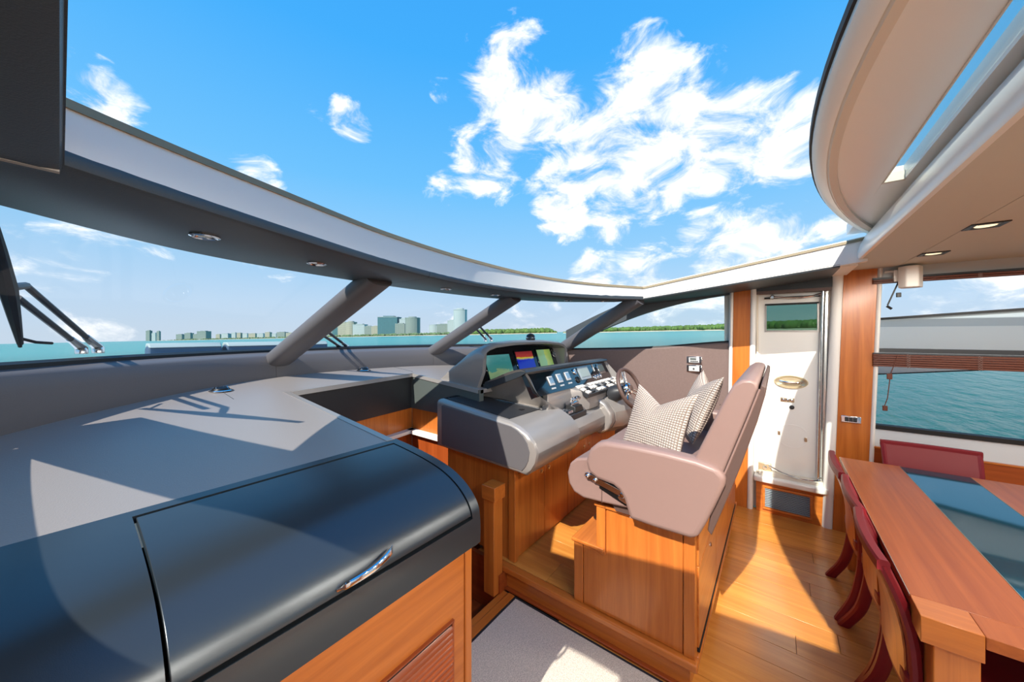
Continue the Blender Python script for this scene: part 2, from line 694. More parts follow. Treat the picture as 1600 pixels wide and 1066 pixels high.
def smooth_path(pts, n=8):
    """Catmull-Rom through 3D points"""
    P = [Vector(p) for p in pts]
    P = [P[0] * 2 - P[1]] + P + [P[-1] * 2 - P[-2]]
    out = []
    for i in range(1, len(P) - 2):
        for k in range(n):
            t = k / n
            a, b, c, d = P[i - 1], P[i], P[i + 1], P[i + 2]
            out.append(0.5 * ((2 * b) + (c - a) * t + (2 * a - 5 * b + 4 * c - d) * t * t + (3 * b - a - 3 * c + d) * t**3))
    out.append(P[-2])
    return out


def round_poly(pts, r=0.02, n=4):
    """2D polygon with its corners rounded"""
    out = []
    m = len(pts)
    for i in range(m):
        p = Vector(pts[i])
        a = Vector(pts[i - 1])
        c = Vector(pts[(i + 1) % m])
        la, lc = (a - p).length, (c - p).length
        k = min(r, la * 0.45, lc * 0.45)
        p0 = p + (a - p) / la * k
        p1 = p + (c - p) / lc * k
        for j in range(n + 1):
            t = j / n
            out.append(tuple((1 - t) ** 2 * p0 + 2 * t * (1 - t) * p + t * t * p1))
    return out


def band(name, pathfn, ts, prof, m, parent=None, **kw):
    """closed profile swept: pathfn(t) -> list of 3D points (one ring)"""
    mb = MB()
    mb.loft([pathfn(t) for t in ts])
    return mb.build(name, m, parent, **kw)


# ================================================================== outdoors
S_R, S_A, SEA0 = 0.0213, 0.0049, -2.5


def sea_z(x, y):
    """the boat lies slightly heeled, so the sea is not quite level in its frame"""
    p = Vector((x, y, 0))
    return SEA0 + S_R * RT.dot(p) + S_A * AX.dot(p)


def far(px, D):
    p = AX * D + RT * ((px - 800) / FPX) * D
    return p.x, p.y


mb = MB()
R = 14000
mb.add([(sx_ * R, sy_ * R, sea_z(sx_ * R, sy_ * R)) for sx_, sy_ in ((-1, -1), (1, -1), (1, 1), (-1, 1))], [(0, 1, 2, 3)])
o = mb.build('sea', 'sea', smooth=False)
tag(o, 'wide calm turquoise sea around the boat', 'sea', kind='stuff')

# --- shores: sand strip + woods
TREE = None


def shore(name, pts, label, seed, hmin, hmax, tree_m, sand_w, dens):
    """pts: (px, D) along the water's edge"""
    rnd = random.Random(seed)
    root = thing(name, (0, 0, 0), label, 'shore')
    f = curve(pts)
    x0, x1 = pts[0][0], pts[-1][0]
    xs = lin_pts(x0, x1, 60)
    mb = MB()

    def P(px, k, z):
        x, y = far(px, f(px) + k)
        return Vector((x, y, sea_z(x, y) + z))
    mb.loft([[P(px, 0, -0.5), P(px, sand_w * 0.3, 1.2), P(px, sand_w, 2.2), P(px, sand_w + 90, 2.4), P(px, sand_w + 90, -0.5)] for px in xs])
    mb.build('beach', 'sand', root)
    mb = MB()
    n = dens
    for i in range(n):
        px = rnd.uniform(x0, x1)
        k = sand_w + rnd.uniform(0, 70)
        c = P(px, k, 2.0)
        e = min(1.0, (px - x0) / ((x1 - x0) * 0.12) + 0.25, (x1 - px) / ((x1 - x0) * 0.12) + 0.25)
        h = rnd.uniform(hmin, hmax) * e
        w = h * rnd.uniform(0.5, 0.9)
        vs, fs = [], []
        for a, (rr, zz) in enumerate(((0.55, 0), (1.0, 0.35), (0.8, 0.75), (0.25, 1.0))):
            for q in range(6):
                an = q * PI / 3 + a * 0.5
                j = rnd.uniform(0.8, 1.15)
                vs.append(c + Vector((math.cos(an) * w * rr * j, math.sin(an) * w * rr * j, zz * h * rnd.uniform(0.92, 1.05))))
        for a in range(3):
            for q in range(6):
                fs.append((a * 6 + q, a * 6 + (q + 1) % 6, a * 6 + 6 + (q + 1) % 6, a * 6 + 6 + q))
        fs.append(tuple(18 + q for q in range(6)))
        mb.add(vs, fs)
    o = mb.build('woodland', tree_m, root, fix=False, ang=180)
    tag(o, 'dense low green trees', kind='stuff')
    return root


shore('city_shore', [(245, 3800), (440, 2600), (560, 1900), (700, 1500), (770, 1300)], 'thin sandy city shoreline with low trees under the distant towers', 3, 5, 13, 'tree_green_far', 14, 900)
shore('wooded_shore', [(728, 1200), (800, 1150), (870, 1100)], 'low wooded green headland behind the display hood', 4, 4, 17, 'tree_green', 10, 700)
shore('beach_shore', [(880, 1000), (960, 900), (1060, 820), (1170, 560), (1340, 380)], 'green wooded island with pale beach beyond the starboard side window', 5, 3, 12, 'tree_green', 12, 1800)

# --- city: (px0, px1, y_top_px above base line, D, material, shape)
TOWERS = [(530, 543, 503, 'tower_cream', 'box', 'slim cream apartment tower with a stepped roof left of the skyline', 14),
          (541, 556, 502, 'tower_cream', 'round', 'cream apartment tower with rounded front beside the stepped cream tower', 0),
          (554, 572, 506, 'tower_white', 'box', 'white balcony block between the cream tower and grey blocks', 0),
          (571, 582, 509, 'tower_grey', 'box', 'short grey apartment block just right of the white balcony block', 0),
          (582, 594, 509, 'tower_cream', 'box', 'short cream apartment block left of the big teal tower', 0),
          (594, 624, 494, 'tower_teal', 'box', 'broad dark teal glass tower, largest of the skyline', 0),
          (619, 634, 505, 'tower_grey', 'box', 'grey block standing at the foot of the teal glass tower', 0),
          (625, 636, 497, 'tower_white', 'box', 'pale slab seen between the teal tower and the rounded tower', 40),
          (634, 655, 495, 'tower_grey', 'round', 'tall rounded grey tower right of the teal glass tower', 0),
          (671, 686, 507, 'tower_white', 'round', 'pale rounded block at the left foot of the stepped complex', 0),
          (684, 704, 506, 'tower_grey', 'box', 'grey stepped block beside the second windscreen pillar', 0),
          (700, 714, 500, 'tower_white', 'box', 'pale stepped block under the round-topped tower', 10),
          (709, 729, 482, 'tower_white', 'round', 'tall round-topped white tower above the second windscreen pillar', 14),
          (512, 521, 511, 'tower_grey', 'box', 'low grey block at the left end of the near skyline', 0),
          (521, 531, 511, 'tower_teal', 'box', 'low teal block beside the stepped cream tower', 0)]
CITY_D = curve([(230, 3900), (440, 2700), (560, 2000), (700, 1560), (770, 1350)])


def tower(px0, px1, ytop, m, shape, label, back, ybase=None):
    pxc = (px0 + px1) / 2
    D = CITY_D(pxc) + 60 + back
    x, y = far(pxc, D)
    zb = sea_z(x, y)
    ztop = EYE + (523 - ytop) / FPX * D
    w = (px1 - px0) / FPX * D
    root = thing('distant_tower', (x, y, zb), label, 'building', 'towers of the distant skyline')
    hgt = ztop - zb
    rz = YAW - PI / 2
    M = Matrix.Rotation(rz, 3, 'Z')
    if shape == 'box':
        pr = [(-.5, -.35), (.5, -.35), (.5, .35), (-.5, .35)]
    else:
        pr = [(-.5, .3), (-.5, -.12), (-.42, -.27), (-.26, -.36), (0, -.4), (.26, -.36), (.42, -.27), (.5, -.12), (.5, .3)]

    def prism(s0, z0, z1, name, mm):
        me = MB()
        me.loft([[Vector((x, y, zb)) + Vector((a * w * s0, b * w * s0, zz)) for a, b in pr] for zz in (z0, z1)])
        ob = me.build(name, mm, root, ang=25)
        return ob
    prism(1.0, 0, hgt * 0.93, 'tower_body', m)
    prism(1.04, hgt * 0.93, hgt * 0.95, 'cornice', 'tower_white')
    prism(0.55, hgt * 0.95, hgt, 'penthouse', m)
    root.rotation_euler.z = rz
    return root


for a in TOWERS:
    tower(a[0], a[1], a[2], a[3], a[4], a[5], a[6])
rnd = random.Random(11)
px = 278
tower(230, 236, 516, 'tower_grey', 'box', 'far slim tower at the left end of the horizon row', 0)
tower(239, 245, 520, 'tower_white', 'box', 'far low white block between the two slim towers at the left', 0)
tower(246, 250, 517, 'tower_grey', 'box', 'second far slim tower near the left end of the horizon row', 0)
tower(312, 326, 517, 'tower_grey', 'box', 'far dark broad block rising above the low horizon row', 0)
nth = 0
ORD = ['first', 'second', 'third', 'fourth', 'fifth', 'sixth', 'seventh', 'eighth', 'ninth', 'tenth', 'eleventh', 'twelfth', 'thirteenth', 'fourteenth', 'fifteenth', 'sixteenth', 'seventeenth', 'eighteenth', 'nineteenth', 'twentieth', 'next', 'next', 'next', 'last']
while px < 470:
    w = rnd.uniform(6, 13)
    if not 308 < px < 326:
        tm = rnd.choice(['tower_white', 'tower_cream', 'tower_grey'])
        nth += 1
        tower(px, px + w, rnd.uniform(519.5, 522.5) - (px - 278) * 0.006, tm, 'box', '%s low block from the left, %s, in the far row along the left horizon' % (ORD[nth - 1], tm.split('_')[1]), 0)['group'] = 'low blocks along the left horizon'
    px += w + rnd.uniform(0.5, 5)

# --- foredeck seen through the windscreen
FD = [(-0.6, 3.0), (4.0, 3.0), (3.6, 6.5), (2.5, 9.5), (1.7, 10.5), (0.9, 9.5), (-0.2, 6.5)]
o = MB().extr(FD, 2, -2.0, 1.16).build('foredeck', 'hull_white', bevel=0.05)
tag(o, 'white foredeck ahead of the windscreen', kind='structure')


def pad(x0, x1, y0, z0, z1, label):
    root = thing('sunpad_backrest', ((x0 + x1) / 2, y0, z0), label, 'cushion', 'foredeck sunpad cushions')
    pr = [(y0, z0), (y0 + 0.30, z0), (y0 + 0.24, z1 - 0.03), (y0 + 0.12, z1), (y0 + 0.03, z1 - 0.02)]
    MB().extr(pr, 0, x0, x1).build('cover', 'cushion_navy', root, bevel=0.02)
    MB().extr([(y0 + 0.0, z1 - 0.03), (y0 + 0.27, z1 - 0.03), (y0 + 0.22, z1 + 0.015), (y0 + 0.06, z1 + 0.015)], 0, x0 + 0.005, x1 - 0.005).build('top_panel', 'cushion_pale', root, bevel=0.012)


pad(0.54, 1.13, 5.0, 1.16, 1.545, 'navy foredeck sunpad cushion with pale top at the left')
pad(1.17, 2.30, 5.0, 1.16, 1.545, 'navy foredeck sunpad cushion with pale top behind the first pillar')
root = thing('teak_rail', (1.9, 4.55, 1.16), 'pale teak rail lying on the foredeck ahead of the cushions', 'rail')
MB().tube(smooth_path([(1.08, 4.58, 1.455), (1.6, 4.62, 1.462), (2.3, 4.6, 1.458), (2.82, 4.5, 1.45)]), 0.028, 10).build('rail', 'teak', root)
for x in (1.2, 1.9, 2.6):
    box('stanchion', (x - 0.02, 4.58, 1.16), (x + 0.02, 4.62, 1.45), 'steel', root)

# --- bulwark wing outside the starboard side windows
root = thing('bulwark_wing', (4.6, -1.0, -0.5), 'white bulwark wing with black cap outside the starboard window', 'bulwark')
YB = [-0.5, -0.8, -1.2, -2.0, -3.2]
top = lambda y: 1.786 + 0.07 * (-0.767 - y)
bot = lambda y: max(1.20, 1.281 + 0.127 * (-0.713 - y))
MB().loft([[(4.6, y, bot(y)), (4.68, y, bot(y)), (4.68, y, 1.72), (4.6, y, 1.72)] for y in YB]).build('wing_panel', 'wing_white_shaded', root)
MB().loft([[(4.606, y, 1.715), (4.68, y, 1.715), (4.68, y, top(y)), (4.606, y, top(y))] for y in YB]).build('upper_panel', 'hull_grey', root)
MB().loft([[(4.59, y, top(y)), (4.69, y, top(y)), (4.69, y, top(y) + 0.02), (4.59, y, top(y) + 0.02)] for y in YB]).build('cap_rail', 'rubber', root)
MB().loft([[(4.597, y, bot(y) - 0.006), (4.684, y, bot(y) - 0.006), (4.684, y, bot(y) + 0.004), (4.597, y, bot(y) + 0.004)] for y in YB]).build('lower_edge', 'rubber', root)
box('support', (4.6, -0.62, -0.5), (4.68, -0.50, 1.3), 'hull_white', root)


# ================================================================== hull shell of the wheelhouse
def Zd(y):
    """height of the raked dash top"""
    return 1.076 + 0.0847 * y


DASH = curve([(-0.32, 2.08), (-0.135, 2.30), (0.35, 2.70), (0.9, 2.96), (1.71, 3.02), (2.57, 2.84), (3.1, 2.50), (3.52, 2.02)])     # dash / coaming
BASE = curve([(-0.36, 2.20), (-0.2, 2.36), (0.25, 2.80), (0.9, 3.12), (1.71, 3.20), (2.55, 3.04), (3.15, 2.66), (3.62, 2.05)])     # foot of the windscreen
TOPA = curve([(-0.40, 1.30), (-0.09, 1.585), (0.29, 1.86), (1.04, 2.06), (1.75, 2.12), (2.5, 2.03), (3.1, 1.72), (3.46, 1.27)])    # head of the windscreen
HEAD = curve([(-0.3, 0.95), (0.0, 1.12), (0.48, 1.33), (1.03, 1.53), (1.75, 1.66), (2.5, 1.56), (3.05, 1.30), (3.4, 1.02)])        # inner edge of the brow
ZB = 1.54      # windscreen foot
ZT = 1.98      # windscreen head / brow underside

# ---- floors
fl = thing('floor', (0, 0, 0), 'honey coloured wooden plank floor of the saloon', kind='structure')
box('subfloor', (-0.43, -4.5, -0.06), (4.05, 1.38, -0.012), 'dark_slot', fl)
rnd = random.Random(5)
pw = 0.142
x = 1.745
plank_cache = {}
row = 0
while x < 4.04:
    x1 = min(x + pw, 4.05)
    y = -4.5
    first = True
    while y < 0.95:
        ln = rnd.uniform(0.9, 1.7)
        if first:
            ln *= rnd.uniform(0.4, 1.0)
            first = False
        y1 = min(y + ln, 1.0)
        z = -0.001 * rnd.random()
        box('plank', (x + 0.0008, y + 0.0008, -0.012), (x1 - 0.0008, y1 - 0.0008, z), 'floor_wood_y', fl, bevel=0.0008, seg=1)
        y = y1
    x = x1
    row += 1
# floor under and port of the carpet
for k in range(8):
    xa = -0.42 + k * 0.27
    box('plank', (xa, -4.5, -0.012), (min(xa + 0.269, 1.744), -1.2, -0.001), 'floor_wood_y', fl)
box('plank', (-0.42, -1.2, -0.012), (1.744, 1.31, -0.006), 'floor_wood_y', fl)
# wooden nosing at the head of the stairs, forward of the carpet
for ya, yb, zz in ((1.312, 1.362, 0.004), (1.364, 1.41, -0.002)):
    box('stair_nosing', (0.86, ya, -0.05), (1.745, yb, zz), 'cherry_x', fl, bevel=0.004)

rug = thing('carpet_runner', (1.2, 0.5, 0), 'grey woven carpet runner with dark bound edge beside the helm platform', 'carpet')
box('pile', (0.2, -1.15, -0.004), (1.725, 1.292, 0.006), 'carpet', rug)
for lo, hi in (((1.725, -1.165, -0.004), (1.739, 1.306, 0.007)), ((0.2, 1.292, -0.004), (1.725, 1.306, 0.007)), ((0.2, -1.165, -0.004), (1.725, -1.15, 0.007))):
    box('bound_edge', lo, hi, 'carpet_edge', rug, bevel=0.002, seg=1)

# ---- helm platform with planks
pf = thing('helm_platform', (2.7, 0.9, 0), 'raised wooden helm platform with bullnosed step', 'platform')
box('riser', (1.775, 0.32, 0.0), (3.70, 1.7, 0.112), 'cherry_y', pf)
PLX = [1.80, 2.0, 2.2, 2.4, 2.6, 2.8, 3.0, 3.2, 3.4, 3.55, 3.70]
for a, b in zip(PLX[:-1], PLX[1:]):
    for ya, yb in ((0.33, 1.12 if int(a * 10) % 4 else 0.98), (1.12 if int(a * 10) % 4 else 0.98, 1.6)):
        box('plank', (a + 0.0007, ya + 0.0007, 0.112), (b - 0.0007, yb - 0.0007, 0.149), 'floor_wood_y', pf, bevel=0.0008, seg=1)
box('nosing', (1.745, 0.285, 0.112), (1.80, 1.46, 0.150), 'cherry_y', pf, bevel=0.008, seg=3)
box('nosing', (1.8005, 0.285, 0.112), (3.70, 0.33, 0.150), 'cherry_x', pf, bevel=0.008, seg=3)
box('riser', (1.70, 1.40, -0.3), (1.80, 1.50, 0.112), 'cherry_dark_y', pf)
box('base_trim', (1.75, 0.318, 0.0), (1.776, 1.40, 0.014), 'cherry_dark_y', pf, bevel=0.003)

# ---- stairwell going down forward between the port cabinet and the helm
st = thing('stairs', (1.3, 1.8, -1.4), 'wooden stairs leading down forward beside the helm', 'stairs')
for k in range(5):
    y0 = 1.41 + 0.24 * k
    z = -0.18 * (k + 1)
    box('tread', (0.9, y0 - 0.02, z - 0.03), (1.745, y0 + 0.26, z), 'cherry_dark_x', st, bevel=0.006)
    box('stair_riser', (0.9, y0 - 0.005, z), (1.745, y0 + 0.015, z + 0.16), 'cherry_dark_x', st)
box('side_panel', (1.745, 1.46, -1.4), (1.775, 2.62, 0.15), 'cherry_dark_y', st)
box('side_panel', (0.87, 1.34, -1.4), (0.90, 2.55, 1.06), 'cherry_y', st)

# linings of the stairwell under the dash: dark upper panel, wood, white ledge
lw = thing('wall_stairwell', (1.42, 2.55, 0), 'stairwell lining of dark panels over cherry wood with a white ledge', kind='structure')
far_y = lambda x: lerp(2.47, 2.64, (x - 0.883) / (1.958 - 0.883))
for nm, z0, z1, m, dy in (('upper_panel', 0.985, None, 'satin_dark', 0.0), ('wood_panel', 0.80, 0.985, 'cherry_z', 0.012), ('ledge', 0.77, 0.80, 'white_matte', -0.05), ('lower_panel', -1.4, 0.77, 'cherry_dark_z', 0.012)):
    xs = lin_pts(0.883, 1.96, 8)
    mb = MB()
    mb.loft([[(x, far_y(x) + dy, z0), (x, far_y(x) + 0.05, z0), (x, far_y(x) + 0.05, z1 if z1 else Zd(far_y(x)) - 0.003), (x, far_y(x) + dy, z1 if z1 else Zd(far_y(x)) - 0.003)] for x in xs])
    mb.build(nm, m, lw, bevel=0.004 if nm == 'ledge' else 0)
    m2 = {'upper_panel': 'panel_green', 'wood_panel': 'cherry_z', 'ledge': 'white_matte', 'lower_panel': 'cherry_dark_z'}[nm]
    xa = 1.942 + dy
    za, zb_ = (z0, z1) if z1 else (z0, None)
    mb = MB()
    mb.loft([[(xa, y, z0), (1.99, y, z0), (1.99, y, z1 if z1 else Zd(y) - 0.003), (xa, y, z1 if z1 else Zd(y) - 0.003)] for y in (1.80, 2.64)])
    mb.build(nm, m2, lw)

# ---- dashboard top
ds = thing('dashboard', (1.6, 2.5, 1.2), 'wide grey leather dashboard top under the windscreen', 'dashboard')


def dash_piece(name, x0, x1, yf, n, m='leather_dash'):
    xs = lin_pts(x0, x1, n)
    mb = MB()
    top = lambda x, s: Vector((x, lerp(yf(x), DASH(x) + 0.02, s), Zd(lerp(yf(x), DASH(x) + 0.02, s))))
    bt = lambda x, s: top(x, s) - Vector((0, 0, 0.03))
    mb.slab(top, bt, xs, lin_pts(0, 1, 8))
    return mb.build(name, m, ds, ang=50)


dash_piece('dash_panel', -0.34, 0.858, lambda x: 1.337, 24)
dash_piece('dash_panel', 0.8585, 1.957, lambda x: far_y(max(x, 0.883)) - 0.012, 16)
dash_piece('dash_panel', 1.9575, 3.5, lambda x: 1.80, 20)
# slim edge trims round the stairwell opening
MB().loft([[(0.858, y, Zd(y) - 0.03), (0.896, y, Zd(y) - 0.03), (0.896, y, Zd(y) - 0.006), (0.890, y, Zd(y) + 0.002), (0.858, y, Zd(y) + 0.002)] for y in (1.337, 1.9, 2.48)]).build('edge_trim', 'satin_grey', ds)
MB().loft([[(x, far_y(x) - 0.026, Zd(far_y(x)) - 0.028), (x, far_y(x) - 0.0, Zd(far_y(x)) - 0.028), (x, far_y(x), Zd(far_y(x)) + 0.002), (x, far_y(x) - 0.02, Zd(far_y(x)) + 0.001)] for x in lin_pts(0.883, 1.957, 8)]).build('edge_trim', 'satin_grey', ds)
MB().loft([[(1.935, y, Zd(y) - 0.028), (1.96, y, Zd(y) - 0.028), (1.96, y, Zd(y) + 0.002), (1.94, y, Zd(y) + 0.001)] for y in (1.81, 2.63)]).build('edge_trim', 'satin_grey', ds)
# stitched seams of the leather
for x0 in (0.60, 2.0):
    MB().tube([(x0, y, Zd(y) + 0.0005) for y in lin_pts(far_y(x0) + 0.05 if x0 > 0.9 else 2.45, DASH(x0) - 0.005, 5)], 0.0018, 5).build('seam', 'leather_dark', ds)

# demister outlets on the dash
for i, (x, y, lab) in enumerate(((0.60, 2.70, 'small oval chrome demister outlet on the dash under the left windscreen'), (1.66, 2.95, 'small oval chrome demister outlet on the dash behind the stairwell'))):
    root = thing('demister_outlet', (x, y, Zd(y)), lab, 'air vent', 'demister outlets')
    mb = MB()
    mb.lathe([(0.02, 0.001), (0.058, 0.001), (0.06, 0.004), (0.052, 0.008), (0.045, 0.006)], (x, y, Zd(y)), n=24)
    o = mb.build('rim', 'chrome', root)
    mb = MB()
    mb.lathe([(0.046, 0.004), (0.04, 0.018), (0.025, 0.026), (0.005, 0.028)], (x, y, Zd(y)), n=20)
    mb.build('dome', 'black', root)
    for k in range(4):
        dx = -0.03 + 0.02 * k
        MB().tube([(x + dx, y - 0.03, Zd(y) + 0.013), (x + dx * 0.9, y - 0.01, Zd(y) + 0.028), (x + dx * 0.9, y + 0.01, Zd(y) + 0.029), (x + dx, y + 0.03, Zd(y) + 0.014)], 0.002, 5).build('fin', 'chrome', root)

# ---- coaming between dash and glass
cs = thing('wall_coaming', (1.6, 2.9, 1.25), 'dark grey leather coaming running under the windscreen', kind='structure')
seams = [-0.36, 0.99, 2.42, 3.60]
for a, b in zip(seams[:-1], seams[1:]):
    def ring(x):
        y0 = DASH(x) if x < 3.5 else DASH(3.5) - (x - 3.5) * 1.2
        y1 = max(BASE(x), y0 + 0.06)
        return [Vector((x, y0, Zd(y0) - 0.01)), Vector((x, y0 + 0.012, 1.42)), Vector((x, y0 + 0.03, 1.485)), Vector((x, y0 + 0.05, 1.497)), Vector((x, y1 - 0.02, 1.515)), Vector((x, y1 + 0.03, 1.50)), Vector((x, y1 + 0.03, 1.2)), Vector((x, y0 + 0.02, 1.2))]
    MB().loft([ring(x) for x in lin_pts(a + 0.001, b - 0.001, 22)]).build('leather_panel', 'leather_coaming', cs, ang=50)
def gring(x):
    y1 = BASE(x)
    return [Vector((x, y1 - 0.03, 1.51)), Vector((x, y1 - 0.025, ZB - 0.01)), Vector((x, y1 + 0.03, ZB)), Vector((x, y1 + 0.05, 1.50))]
MB().loft([gring(x) for x in lin_pts(-0.36, 3.6, 50)]).build('glass_gasket', 'rubber', cs)

# ---- windscreen: three curved panes, two raked pillars, two corner pillars
XB = [-0.33, 1.01, 2.47, 3.58]
XT = [-0.30, 1.17, 2.52, 3.42]
names = ['left', 'middle', 'right']
for k in range(3):
    def gp(u, v, k=k):
        xb = lerp(XB[k], XB[k + 1], u)
        xt = lerp(XT[k], XT[k + 1], u)
        b = Vector((xb, BASE(xb) + 0.01, ZB - 0.02))
        tt = Vector((xt, TOPA(xt) + 0.01, ZT + 0.02))
        p = b.lerp(tt, v)
        p.z += 0.02 * math.sin(PI * v)
        return p
    w = thing('window_%d' % (k + 1), (0, 0, 0), '%s raked windscreen pane of the wheelhouse' % names[k], kind='structure')
    MB().grid(gp, lin_pts(0, 1, 20), lin_pts(0, 1, 8)).build('pane', 'glass', w, ang=180)


def pillar(name, a, b, w, th, m, label, kind='structure'):
    """raked rounded pillar from foot a to head b"""
    a, b = Vector(a), Vector(b)
    t = (b - a).normalized()
    x = Vector((t.y, -t.x, 0)).normalized()
    if x.x < 0:
        x = -x
    n = x.cross(t)
    if n.z < 0:
        n = -n
    root = thing(name, a, label, kind=kind)
    rings = []
    for s in (0, .04, .3, .6, .9, 1.0):
        c = a.lerp(b, s)
        k = 0.92 if s == 0 else 1.0
        rings.append([c + x * math.copysign(abs(math.cos(q)) ** 0.75, math.cos(q)) * w / 2 * k + n * math.copysign(abs(math.sin(q)) ** 0.75, math.sin(q)) * th / 2 * k for q in [2 * PI * i / 20 for i in range(20)]])
    MB().loft(rings).build('pillar_cover', m, root, ang=40)
    return root


pillar('trim_1', (1.015, 3.06, 1.445), (1.185, 1.93, 2.0), 0.19, 0.12, 'leather_coaming', 'first raked windscreen pillar in dark grey leather, nearest')
pillar('trim_2', (2.465, 3.0, 1.445), (2.53, 1.90, 2.0), 0.165, 0.11, 'leather_coaming', 'second raked windscreen pillar, right of the nearest one')
# starboard corner pillar and its mirror to port
pillar('trim_3', (3.66, 2.10, 1.45), (3.42, 1.06, 2.0), 0.13, 0.13, 'leather_coaming', 'starboard corner pillar between windscreen and side window')
pillar('trim_4', (-0.34, 2.26, 1.50), (-0.34, 1.20, 2.0), 0.12, 0.12, 'leather_coaming', 'port corner pillar between windscreen and side window')
# ---- brow over the windscreen (dark underside, white upstand, dark rim of the opening)
br = thing('trim_5', (1.7, 1.8, 1.98), 'curved roof brow over the windscreen, white upstand over dark leather underside', kind='structure')
ztop = curve([(-0.4, 2.09), (0.0, 2.105), (0.8, 2.13), (1.75, 2.15), (2.6, 2.12), (3.4, 2.09)])
ZL = 1.985
for xa, xb in ((-0.40, 1.30), (1.3025, 3.42)):
    MB().loft([[Vector((x, HEAD(x), ZL + 0.002)), Vector((x, HEAD(x) + 0.012, ZT)), Vector((x, TOPA(x) - 0.01, ZT)), Vector((x, TOPA(x) + 0.03, ZT + 0.02)), Vector((x, HEAD(x) + 0.03, ZL + 0.06)), Vector((x, HEAD(x) + 0.004, ZL + 0.035)), Vector((x, HEAD(x) - 0.004, ZL + 0.02))] for x in lin_pts(xa, xb, 24)]).build('leather_underside', 'leather_dark', br, ang=40)
MB().loft([[Vector((x, HEAD(x) + 0.002, ZL + 0.03)), Vector((x, HEAD(x) + 0.06, ZL + 0.03)), Vector((x, HEAD(x) + 0.06, ztop(x))), Vector((x, HEAD(x) + 0.010, ztop(x)))] for x in lin_pts(0.0, 3.42, 44)]).build('white_upstand', 'white_gel', br)
MB().loft([[Vector((x, HEAD(x) + 0.004, ztop(x))), Vector((x, HEAD(x) + 0.05, ztop(x))), Vector((x, HEAD(x) + 0.05, ztop(x) + 0.022)), Vector((x, HEAD(x) + 0.012, ztop(x) + 0.022))] for x in lin_pts(-0.02, 3.42, 44)]).build('opening_rim', 'roof_rim', br)
MB().loft([[Vector((x, HEAD(x) + 0.035, ztop(x) - 0.01)), Vector((x, TOPA(x) + 0.05, ZT + 0.03)), Vector((x, TOPA(x) + 0.05, ZT + 0.05)), Vector((x, HEAD(x) + 0.045, ztop(x) + 0.028))] for x in lin_pts(-0.40, 3.45, 40)]).build('roof_skin', 'white_gel', br)
# brow downlights
for i, (x, y, lab) in enumerate(((0.294, 1.512, 'nearest chrome downlight in the dark brow over the left windscreen'), (0.72, 1.682, 'second chrome downlight in the brow, just left of the first pillar'),
                                 (1.682, 1.882, 'chrome downlight in the brow between the two pillars, nearer one'), (2.18, 1.84, 'chrome downlight in the brow beside the second pillar head'),
                                 (2.95, 1.58, 'chrome downlight in the brow right of the second pillar'), (3.22, 1.34, 'last chrome downlight in the brow near the starboard corner'))):
    root = thing('downlight', (x, y, ZT), lab, 'lamp', 'brow downlights')
    MB().lathe([(0.040, 0.0), (0.041, -0.005), (0.034, -0.008), (0.027, -0.004), (0.022, 0.004)], (x, y, ZT - 0.0005), n=24).build('bezel', 'chrome', root)
    MB().lathe([(0.022, -0.001), (0.018, -0.004), (0.004, -0.005)], (x, y, ZT - 0.0005), n=16).build('lens', 'brass_gold', root)

# ---- side beams of the roof opening
def beam(name, xin, xout, sgn, label, under, face):
    root = thing(name, (xin, 0.4, 2.0), label, kind='structure')
    zl = lambda y: 1.985 + 0.108 * (1.02 - y)
    zu = lambda y: 2.09 + 0.145 * (1.02 - y)
    ys = lin_pts(1.14, -0.50, 12)
    yo = lambda y: y
    MB().loft([[Vector((xin - sgn * 0.0, y, zl(y) + 0.02)), Vector((xin + sgn * 0.006, y, zl(y))), Vector((xin + sgn * 0.03, y, zl(y) - 0.004)), Vector((xout(y), y, zl(y) - 0.0)), Vector((xout(y), y, zl(y) + 0.05)), Vector((xin + sgn * 0.02, y, zl(y) + 0.05))] for y in (lin_pts(1.14, -0.36, 12) if sgn > 0 else ys)]).build('underside_panel', under, root, ang=40)
    MB().loft([[Vector((xin, y, zl(y) + 0.012)), Vector((xin + sgn * 0.06, y, zl(y) + 0.012)), Vector((xin + sgn * 0.06, y, zu(y))), Vector((xin + sgn * 0.012, y, zu(y)))] for y in ys]).build('upstand', face, root)
    MB().loft([[Vector((xin + sgn * 0.004, y, zu(y))), Vector((xin + sgn * 0.05, y, zu(y))), Vector((xin + sgn * 0.05, y, zu(y) + 0.02)), Vector((xin + sgn * 0.012, y, zu(y) + 0.02))] for y in ys]).build('opening_rim', 'roof_rim', root)
    MB().loft([[Vector((xin + sgn * 0.03, y, zu(y) + 0.0)), Vector((xout(y) + sgn * 0.06, y, zl(y) + 0.05)), Vector((xout(y) + sgn * 0.06, y, zl(y) + 0.07)), Vector((xin + sgn * 0.03, y, zu(y) + 0.03))] for y in lin_pts(1.3, -0.5, 8)]).build('roof_skin', 'white_gel', root)
    return root


WSX = curve([(-5.0, 4.0), (0.36, 4.0), (1.05, 3.85), (1.94, 3.65), (2.1, 3.6)])   # starboard wall in plan
WPX = curve([(-5.0, -0.42), (0.36, -0.42), (1.05, -0.37), (1.94, -0.30), (2.1, -0.28)])   # port wall
beam('trim_6', 3.4, lambda y: WSX(y) + 0.02, 1, 'white starboard beam along the roof opening', 'leather_dark', 'white_gel')
beam('trim_7', 0.006, lambda y: WPX(y) - 0.02, -1, 'port roof beam in dark grey leather overhead', 'leather_dark', 'leather_dark')
# filler where the port beam meets the brow, with its piping seam
MB().tube([(-0.3, 1.12, 1.973), (0.0, 1.125, 1.973)], 0.006, 6).build('piping', 'satin_grey', bpy.data.objects['trim_7'])

